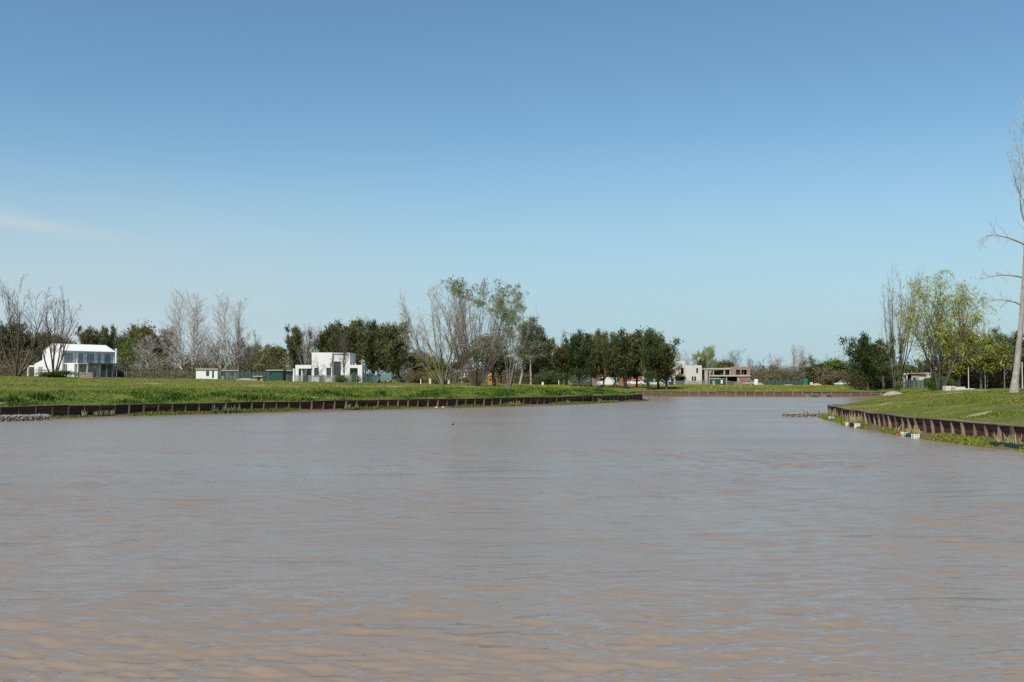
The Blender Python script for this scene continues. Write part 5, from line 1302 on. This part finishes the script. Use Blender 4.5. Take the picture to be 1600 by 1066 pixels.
# concrete culvert block on the right lawn
def culvert():
    x, y, z = spot(1492, 112, .1); R = empty('culvert', (x, y, z), 0, 'long pinkish concrete culvert block with a black hole on the right lawn', 'culvert')
    s = Site(1492, 112, 'tmp', None, None); bpy.data.objects.remove(s.o)
    mb = MB(); mb.box(-1.05, -.42, 0, .9, -.2, .62).box(.02, 1.15, 0, .9, -.2, .52); mb.box(-.42, .02, 0, .9, .42, .60).box(-.42, .02, .5, .9, -.2, .42); mb.build('block', M['cream'], R, bevel=.03)
    MB().lathe([(.2, 0), (.2, .02), (.15, .02)], n=14).build('pipe_rim', M['concrete'], R).rotation_euler = (math.pi/2, 0, 0)
    R.children[-1].location = (-.2, -.01, .2)
    MB().box(1.16, 2.3, .2, .8, -.2, .34).build('slab', M['cream'], R, bevel=.03)
culvert()
for i, (px, D, top, lab) in enumerate([(1513, 168, 574, 'white lamp pole under the yellow-green trees'), (1539, 170, 578, 'thin grey pole left of the big pale trunk'), (1597, 150, 566, 'white pole at the picture edge behind the big pale trunk')]):
    x, y, z = spot(px, D, .1); h = zat(top, D)-z; R = empty('pole', (x, y, z), 0, lab, 'pole')
    MB().cyl((0, 0, 0), (0, 0, h), .08, .055, 8).build('shaft', M['cream' if i != 1 else 'steel_pale'], R); MB().cyl((0, 0, 0), (0, 0, .3), .16, .14, 8).build('foot', M['concrete'], R)
for px, D, top, lab in ((587.5, 190, 580, 'white post left of the teal van'), (657.5, 186, 592.4, 'short white bollard left of the yellow-green shrub'), (672, 190, 591, 'pale marker stone at the foot of the yellow-green shrub'), (701, 200, 593, 'pale concrete box between the two big willows'), (848, 200, 597, 'small pale box right of the white eucalyptus trunk'), (873, 200, 594, 'short pinkish post at the dark thicket')):
    s = Site(px, D, 'marker_post', lab, 'post'); w = 1.3 if 'bollard' in lab or 'post' in lab else 3.2
    s.box('shaft', px-w*.5, px+w*.5, top+.4, 606, 0, .3, 'white' if 'white' in lab else 'cream', .02); s.box('cap', px-w*.62, px+w*.62, top, top+.4, -.04, .34, 'white' if 'white' in lab else 'cream')
# sandy track before the wood on the left
def track():
    n = 60; V = []
    for i in range(n):
        px = 140+i*(250/n); 
        for D in (186, 189.5): 
            x = at(px, D+.6*math.sin(i*.7)); V.append((x, D, g(x, D)+.03))
    q = [(2*i, 2*i+2, 2*i+3, 2*i+1) for i in range(n-1)]
    tag(link('dirt_track', np_mesh('dirt_track', V, quads=q), M['sand']), 'pale sandy track before the wire fence', kind='structure')
track()

# ------------------------------------------------------------------ water's edge: gabions, planters, reeds, birds
def gabion(pa, pb, width, h, label, seed, n):
    rng = random.Random(seed); a = Vector((*pa, 0)); b = Vector((*pb, 0)); d = (b-a); L = d.length; R = empty('gabion_mattress', a, math.atan2(d.y, d.x), label, 'gabion')
    mb = MB()
    for _ in range(n):
        sz = rng.uniform(.07, .15); x = rng.uniform(0, L); y = rng.uniform(0, width); zz = rng.uniform(-.1, h); 
        if rng.random() < .6: zz = h+rng.uniform(-.06, .05)
        elif rng.random() < .7: y = rng.uniform(-.04, .08)
        pts = [(x+sz*rng.uniform(.6, 1.3)*dx, y+sz*rng.uniform(.6, 1.3)*dy, zz+sz*.8*rng.uniform(.6, 1.2)*dz) for dx, dy, dz in ((1,0,0),(-1,0,0),(0,1,0),(0,-1,0),(0,0,1),(0,0,-1))]
        mb.raw(pts, [(0,2,4),(2,1,4),(1,3,4),(3,0,4),(2,0,5),(1,2,5),(3,1,5),(0,3,5)])
    tag(mb.build('stones', M['stone'], R), kind='stuff')
    MB().box(.05, L-.05, .08, width-.05, -.5, h-.08).build('stone_core', M['stone'], R)
    w = MB(); k = 0
    while k <= L+.01:
        w.cyl((k, -.05, -.1), (k, -.05, h+.05), .012, n=4).cyl((k, -.05, h+.05), (k, width, h+.07), .012, n=4); k += 1.0
    w.cyl((0, -.05, h+.05), (L, -.05, h+.05), .012, n=4); w.build('wire_basket', M['steel'], R)
    return R
gabion((-46.0, 68.5), (-35.6, 77.0), 1.6, .34, 'stone-filled gabion mattress lying in the water below the long dark wall', 1, 1500)
gabion((23.7, 84.4), (27.6, 86.6), 1.3, .2, 'stone-filled gabion mattress jutting out from the curving wall tip', 2, 800)
gabion((17.3, 150.0), (21.3, 153.6), 1.2, .28, 'low gabion mattress at the far tip of the long dark wall', 3, 420)

def blades(rng, n, c, spread, h, w, lean=.25):
    """upright blades: tapered quads"""
    p = c+np.stack([rng.normal(0, spread[0], n), rng.normal(0, spread[1], n), np.zeros(n)], 1)
    ax = np.stack([rng.normal(0, lean, n), rng.normal(0, lean, n), np.ones(n)], 1)
    return p, ax, rng.uniform(*h, n), rng.uniform(*w, n)
def reeds_in(R, cx, cy, z, n, spread, h, seed, name='reeds', m='dry'):
    rng = np.random.default_rng(seed); a = Acc(); p, ax, l, w = blades(rng, n, np.array([cx, cy, z]), spread, h, (.03, .06)); a.leaves(rng, p, ax, l, w)
    return tag(link(name, a.mesh(name), M[m], R), kind='stuff')
def shelf_point(T_, px, f=.7):
    """point on a shore shelf at a photograph column"""
    Q, N, ww, hz = T_; P = Q+N*(.12+ww*f)[:, None]; c = 800+FPX*P[:, 0]/P[:, 1]; ok = P[:, 1] > 30
    i = np.argmin(np.where(ok, np.abs(c-px), 1e9)); return P[i], N[i], hz[i], ww[i]
def bucket(T_, px, f, m, label, r=.15, h=.28, reeds=14, seed=0, group=None, z=None):
    r, h = r*.78, h*.78
    p, n, hz, ww = shelf_point(T_, px, f); zz = hz*(.8-.75*f)+.0 if z is None else z
    R = empty('planting_bucket', (p[0], p[1], zz-.03), 0, label, 'bucket', group)
    MB().lathe([(r*.78, 0), (r, h), (r*1.08, h), (r*1.08, h-.03), (r*1.02, h-.03)], n=14).build('body', M[m], R)
    MB().lathe([(r*.9, h-.05), (r*.2, h-.035)], n=12).build('soil', M['toe'], R)
    hd = MB(); pts = [(math.cos(t)*r*1.05, -r*.2-.06*math.sin(t), h-.02-.1*math.sin(t)) for t in np.linspace(0, math.pi, 8)]
    for a, b in zip(pts, pts[1:]): hd.cyl(a, b, .006, n=4)
    hd.build('handle', M['steel_pale'], R)
    if reeds: reeds_in(R, 0, 0, h-.05, reeds, (r*.4, r*.4), (.3, .75), seed)
def crate(T_, px, f, m, label, L=.6, w=.4, h=.3, reeds=26, seed=0, z=None, group=None):
    L, w, h = L*.75, w*.75, h*.75
    p, n, hz, ww = shelf_point(T_, px, f); zz = hz*(.8-.75*f) if z is None else z
    R = empty('planting_crate', (p[0], p[1], zz-.04), math.atan2(n[1], n[0])-math.pi/2, label, 'crate', group)
    for s_ in (-1, 1):
        for k in range(3):
            MB().box(-L/2, L/2, s_*w/2-.012, s_*w/2+.012, k*h/3+.005, (k+1)*h/3-.02).build('slat', M[m], R)
            MB().box(s_*L/2-.012, s_*L/2+.012, -w/2+.015, w/2-.015, k*h/3+.005, (k+1)*h/3-.02).build('slat', M[m], R)
    for sx in (-1, 1):
        for sy in (-1, 1): MB().box(sx*(L/2+.002)-.02, sx*(L/2+.002)+.02, sy*(w/2+.002)-.02, sy*(w/2+.002)+.02, 0, h+.01).build('corner_post', M[m], R)
    MB().box(-L/2+.02, L/2-.02, -w/2+.02, w/2-.02, 0, h-.06).build('soil', M['toe'], R)
    if reeds: reeds_in(R, 0, 0, h-.08, reeds, (L*.26, w*.22), (.22, .62), seed)
# right bank
bucket(TOE_R, 1297, .75, 'white_paint', 'white bucket of reeds at the tip of the curving wall', .2, .34, 22, 1)
bucket(TOE_R, 1301, .6, 'white_paint', 'white bucket behind the first at the wall tip', .17, .3, 18, 2)
bucket(TOE_R, 1323.5, .9, 'white_paint', 'lone white bucket left of the dark one below the curving wall', .2, .3, 10, 3)
bucket(TOE_R, 1330, .9, 'tyre', 'black bucket between white buckets below the curving wall', .2, .34, 12, 4)
bucket(TOE_R, 1337, .9, 'white_paint', 'white bucket with tall reeds just right of the black bucket', .2, .38, 30, 5)
bucket(TOE_R, 1341, .75, 'white_paint', 'white bucket with tall reeds at the end of the black and white row', .18, .36, 24, 6)
crate(TOE_R, 1400, .85, 'red', 'red crate of reeds below the curving wall', .36, .3, .3, 10, 7)
crate(TOE_R, 1409, .85, 'white', 'white crate right of the red crate', .34, .3, .3, 12, 8)
crate(TOE_R, 1417.5, .9, 'green_paint', 'dark crate between the white crates', .36, .3, .3, 22, 9)
crate(TOE_R, 1426.5, .95, 'white', 'white crate with tall reeds right of the dark crate', .42, .34, .32, 30, 10)
crate(TOE_R, 1435, .8, 'steel', 'grey crate last of the row with the red crate', .36, .3, .26, 14, 11)
crate(TOE_R, 1558, .6, 'green_paint', 'green crate of reeds at the near end of the curving wall, first of three', .62, .4, .3, 16, 12)
crate(TOE_R, 1576, .6, 'green_paint', 'green crate of reeds at the near end of the curving wall, middle of three', .62, .4, .32, 26, 13)
crate(TOE_R, 1594, .6, 'green_paint', 'green crate of reeds at the picture edge, last of three', .62, .4, .3, 24, 14)
# left bank
for i, px in enumerate((338, 347, 356, 364, 371)):
    bucket(TOE_L, px, .75, 'green_paint', ['dark green tub, leftmost of five below the long wall', 'dark green tub, second from the left of five below the long wall', 'dark green tub, middle of five below the long wall', 'dark green tub with orange-tipped plants, fourth of five', 'dark green tub, rightmost of five below the long wall'][i], .26, .32, 6, 30+i, 'dark green tubs below the long wall')
for i, px in enumerate((136, 147, 158, 168, 176)):
    crate(TOE_L, px, .5, 'green_paint', ['low crate of pale reeds, leftmost of five near the left gabion', 'low crate of pale reeds, second of five near the left gabion', 'low crate of pale reeds, middle of five near the left gabion', 'low crate of pale reeds, fourth of five near the left gabion', 'low crate of pale reeds, rightmost of five near the left gabion'][i], .6, .4, .2, 18, 40+i, group='reed crates near the left gabion')
for px, lab, m in ((548, 'grey-green crate of reeds below the flat-roofed house', 'steel'), (556, 'second grey-green crate of reeds below the flat-roofed house', 'green_paint'), (798, 'pale crate of plants below the slim bare stems', 'steel_pale'), (808, 'second pale crate of plants below the slim bare stems', 'steel_pale'), (888, 'wooden crate near the far end of the long wall', 'wood'), (936, 'last pale crate at the far end of the long wall', 'wood')):
    crate(TOE_L, px, .6, m, lab, .8, .45, .3, 22, px)
for px, lab in ((684, 'white plastic sack washed up below the spreading willow'), (693, 'second white sack washed up below the spreading willow')):
    p, n, hz, ww = shelf_point(TOE_L, px, .9); rng = random.Random(px)
    R = empty('plastic_sack', (p[0], p[1], .02), rng.uniform(0, 3), lab, 'sack'); R.scale = (.7, .7, .6); 
    mb = MB(); pr = [(.05, 0), (.42, .03), (.5, .12), (.4, .22), (.22, .28), (.07, .27), (.10, .36), (.03, .38)]; mb.lathe(pr, n=10); mb.v = [(x*.9+.05*math.sin(7*y+z*9), y*.55+.04*math.sin(9*x), max(z*.7+.03*math.sin(11*x+5*y), -.02)) for x, y, z in mb.v]; o = mb.build('bag', M['cream'], R, smooth=True)
    MB().cyl((.0, 0, .29), (.02, 0, .31), .09, n=8).build('tie', M['steel'], R)
for i, px in enumerate((1262, 1274, 1286, 1297)):
    crate(TOE_F, px, .7, 'green_paint' if i % 2 else 'steel_pale', ['pale planting crate on the far shore, leftmost of four', 'green planting crate on the far shore, second of four', 'pale planting crate on the far shore, third of four', 'green planting crate on the far shore, rightmost of four'][i], 1.0, .5, .4, 14, 60+i, group='crates on the far shore')

def bird(loc, heading, label, s=1.0, swim=False):
    """dark cormorant-like bird, one continuous body"""
    R = empty('bird', loc, heading, label, 'bird')
    prof = [(-.30, .10, .015), (-.22, .115, .05), (-.10, .14, .085), (.02, .16, .095), (.12, .18, .08), (.17, .24, .045), (.185, .32, .032), (.195, .38, .032), (.22, .42, .036), (.27, .425, .026), (.33, .42, .008)]
    if swim: prof = [(x, z-.06, r) for x, z, r in prof]
    else: prof = [(x*.55, z+.06+max(0, .16-abs(x-.02))*.2+.55*(x+.05)*(1 if x < .15 else .4), r) for x, z, r in prof]
    vs = []; fs = []; n = 10
    for x, z, r in prof:
        for i in range(n):
            t = 2*math.pi*i/n; vs.append((s*x, s*r*.85*math.cos(t), s*(z+r*math.sin(t))))
    for k in range(len(prof)-1):
        for i in range(n): fs.append((k*n+i, k*n+(i+1) % n, (k+1)*n+(i+1) % n, (k+1)*n+i))
    fs += [tuple(range(n-1, -1, -1)), tuple((len(prof)-1)*n+i for i in range(n))]
    MB().raw(vs, fs).build('body', M['tyre'], R, smooth=True)
    if not swim:
        for sy in (-.03, .03): MB().cyl((0, s*sy, 0), (0, s*sy, s*.12), s*.008, n=5).build('leg', M['steel'], R)
xb = at(708, 68.6); bird((xb, 68.6, .0), math.radians(70), 'dark bird swimming alone in the middle of the lagoon', .52, True)
for i, (px, lab) in enumerate(((1255.5, 'dark bird on the gabion at the wall tip, leftmost of three'), (1260.5, 'dark bird on the gabion at the wall tip, middle of three'), (1279, 'dark bird on the gabion at the wall tip, nearest the wall'))):
    D = 85.3 if px < 1270 else 86; bird((at(px, D), D, .20), 1.2+i, lab, .5)

# ------------------------------------------------------------------ bare soil worn into the grass
SOIL = []
def soil_patch(px, D, w, dep, seed, label, rot=0.0):
    rng = np.random.default_rng(seed); x0 = at(px, D); n = 40; th = np.linspace(0, 2*np.pi, n, endpoint=False)
    rr = 1+.28*np.sin(th*2+rng.uniform(0, 6))+.2*np.sin(th*5+rng.uniform(0, 6))+.12*np.sin(th*9+rng.uniform(0, 6))+rng.normal(0, .05, n)
    V = []; rings = (1.0, .8, .55, .3, .0)
    for k in rings:
        x = np.cos(th)*rr*w/2*k; y = np.sin(th)*rr*dep/2*k; X = x0+x*math.cos(rot)-y*math.sin(rot); Y = D+x*math.sin(rot)+y*math.cos(rot)
        V.append(np.column_stack([X, Y, G(X, Y)+(.012 if k < 1 else -.02)]))
    V = np.concatenate(V); i = (np.arange(len(rings)-1)[:, None]*n+np.arange(n)[None, :]); j = (np.arange(len(rings)-1)[:, None]*n+(np.arange(n)[None, :]+1) % n)
    q = np.stack([i, j, j+n, i+n], -1).reshape(-1, 4)
    tag(link('soil_patch', np_mesh('soil_patch', V, quads=q, smooth=True), M['soil']), label, kind='structure'); SOIL.append((x0, D, w*.5, dep*.5, rot))
def off_soil(P, k=.8):
    keep = np.ones(len(P), bool)
    for x0, D, a_, b_, r_ in SOIL:
        dx, dy = P[:, 0]-x0, P[:, 1]-D; u = dx*math.cos(r_)+dy*math.sin(r_); v = -dx*math.sin(r_)+dy*math.cos(r_)
        keep &= ((u/a_)**2+(v/b_)**2) > k
    return keep
for i_, (px, D, w, dep, rot) in enumerate([(1476, 78, 2.6, 1.6, .2), (1528, 84, 2.0, 2.6, .1), (1590, 61, 3.0, 1.3, .3), (1570, 64, 1.6, .8, 0), (1522, 53, 1.8, .8, .1), (1494, 92, 2.2, 2.0, 0), (1440, 100, 2.0, 2.4, 0), (1385, 74, 1.2, .6, .3),
                                           (500, 105, 5.5, 1.0, .78), (680, 114.5, 5.5, 1.0, .76), (770, 135, 4.2, 1.6, .3), (826, 140, 3.0, 1.6, .3), (720, 138, 3.6, 1.8, .2), (630, 134, 6, 1.6, .1), (560, 128, 7, 1.4, .1), (420, 126, 8, 1.4, .05), (250, 122, 7, 1.2, .1), (5, 80.5, 2.2, .8, .8),
                                           (1240, 236, 9, 4, 0), (1290, 240, 12, 4, .1), (1200, 262, 14, 5, 0)]):
    soil_patch(px, D, w, dep, 500+i_, 'bare patch of dry soil in the grass', rot)

# ------------------------------------------------------------------ grass and weeds
def scatter(name, label, P, Z, h, w, lean, m, seed, per=1, tint=None):
    rng = np.random.default_rng(seed); n = len(P); a = Acc()
    c = np.column_stack([P, Z]); ax = np.stack([rng.normal(0, lean, n), rng.normal(0, lean, n), np.ones(n)], 1)
    a.leaves(rng, c, ax, h*rng.uniform(.55, 1.25, n), w*rng.uniform(.6, 1.3, n), tint); return tag(link(name, a.mesh(name), m), label, kind='stuff')
def patch(P, s, seed):
    """smooth random field in 0..1 over the ground"""
    rng = np.random.default_rng(seed); v = np.zeros(len(P))
    for i in range(9):
        th = rng.uniform(0, 6.28); k = 2*np.pi/(s*rng.uniform(.5, 1.8)); v += np.sin(k*(P[:, 0]*math.cos(th)+P[:, 1]*math.sin(th))+rng.uniform(0, 6.28))
    return 1/(1+np.exp(-v*.75))
def strip_points(Pw, n, d0, d1, seed, power=1.0):
    rng = np.random.default_rng(seed); Q = resample(list(map(tuple, Pw)), 1.0); T, N = wall_normals(Q)
    i = rng.integers(0, len(Q)-1, n); f = rng.random(n)[:, None]; d = d0+(d1-d0)*rng.random(n)**power
    return Q[i]*(1-f)+Q[i+1]*f-N[i]*d[:, None], d
# tall weeds on the bank above the long wall
P, d = strip_points(PL[10:], 72000, .0, 9.0, 71, 1.25); ok = off_soil(P); P = P[ok]; d = d[ok]; f = patch(P, 5.0, 1); f2 = patch(P, 1.8, 2); hgt = (.10+.62*np.clip(f*1.5-.4, 0, 1)*f2*np.exp(-((d-3.2)/3.0)**2)+.10*f2)
scatter('bank_weeds', 'tall dark green weeds on the bank above the long wall', P, G(P[:, 0], P[:, 1])-.02, hgt, .07+.12*hgt, .45, M['weeds'], 72, tint=np.clip(.95-hgt*1.35-.25*f+np.random.default_rng(1).normal(0, .16, len(P)), 0, 1))
# meadow behind it
rng = np.random.default_rng(73); n = 104000; D = 85*(235/85)**rng.random(n); X = (rng.uniform(-90, 1010, n)-800)/FPX*D; P = np.stack([X, D], 1)
ok = (~inside(P)); P = P[ok]; d = shore_dist(P); P = P[d > 6]; P = P[off_soil(P)]; d = shore_dist(P); f = patch(P, 9, 5); f3 = .45*patch(P, 26, 6)+.55*patch(np.column_stack([d+5*patch(P, 30, 16), P[:, 0]*.07]), 9, 26)
hh = .06+.17*np.clip(f*1.4-.4, 0, 1)
scatter('meadow_grass', 'rough grass of the meadow between the long wall and the white houses', P, G(P[:, 0], P[:, 1])-.02, hh, .075+.0*hh, .6, M['grass'], 74, tint=np.clip(.85*f3+.34*rng.random(len(P))-.08, 0, 1))
# lawn on the right
rng = np.random.default_rng(75); n = 90000; D = 44*(150/44)**rng.random(n); X = (rng.uniform(1295, 1680, n)-800)/FPX*D; P = np.stack([X, D], 1); ok = ~inside(P); P = P[ok]; d = shore_dist(P); ok = d > .05; P = P[ok]; ok = off_soil(P); P = P[ok]; d = shore_dist(P); f = patch(P, 6, 7); f3 = .5*patch(P, 15, 8)+.5*patch(np.column_stack([d*1.2+3*patch(P, 20, 18), P[:, 1]*.06]), 4, 28)
hh = .03+.09*np.clip(f*1.5-.5, 0, 1)
scatter('lawn_grass', 'short grass of the slope round the big pale trunk', P, G(P[:, 0], P[:, 1])-.015, hh, .05+.02*f, .6, M['grass'], 76, tint=np.clip(.55*f3+.45*rng.random(len(P))-.1, 0, 1))
# far shore grass
rng = np.random.default_rng(77); n = 26000; D = rng.uniform(196, 285, n); X = (rng.uniform(990, 1420, n)-800)/FPX*D; P = np.stack([X, D], 1); P = P[~inside(P)]; d = shore_dist(P); P = P[d > .4]; P = P[off_soil(P)]; f = patch(P, 12, 9)
scatter('shore_grass', 'grass strip above the far wall', P, G(P[:, 0], P[:, 1])-.02, .12+.3*np.clip(f*1.4-.5, 0, 1), .16, .6, M['grass'], 78, tint=np.clip(f*.7+.35*rng.random(len(P))-.05, 0, 1))
# toe grass at the walls' feet
def toe_grass(T_, n, lo, seed, label, cover=.5, h=.22):
    Q, N, ww, hz = T_; rng = np.random.default_rng(seed); i = rng.integers(0, len(Q), n); f = rng.random(n)**1.1*.92
    P = Q[i]+N[i]*(.12+ww[i]*f)[:, None]+rng.normal(0, .12, (n, 2)); Z = hz[i]*np.interp(f, [0, .3, .62, .85, 1], [.95, .85, .45, .12, -.05])-.03
    c = patch(P, 7, seed); k = c > 1-cover; P, Z, c = P[k], Z[k], c[k]
    scatter('shore_grass', label, P, Z, h*(.6+.9*np.clip((c-(1-cover))*2, 0, 1)), .05, .45, M['grass'], seed+1, tint=np.clip(rng.random(len(P))*.75, 0, 1))
toe_grass(TOE_L, 26000, .3, 81, 'tufts of grass at the foot of the long dark wall', .72, .22)
toe_grass(TOE_R, 26000, .3, 83, 'grass at the foot of the curving wall', .8, .13)
toe_grass(TOE_F, 7000, .3, 85, 'sparse grass at the foot of the far wall', .45, .2)
# yellow flowering patch on the bank near the wall's far end
rng = np.random.default_rng(87); n = 1500; D = 152+rng.normal(0, 2.2, n); X = at(862, 152)+rng.normal(0, 1.2, n); P = np.stack([X, D], 1)
scatter('yellow_flowers', 'patch of yellow flowers on the bank near the far end of the long wall', P, G(X, D), np.full(n, .38), .09, .4, leaf_mat('mustard_flowers', [(.30, .30, .02), (.45, .42, .03), (.2, .26, .03)], .3), 88)
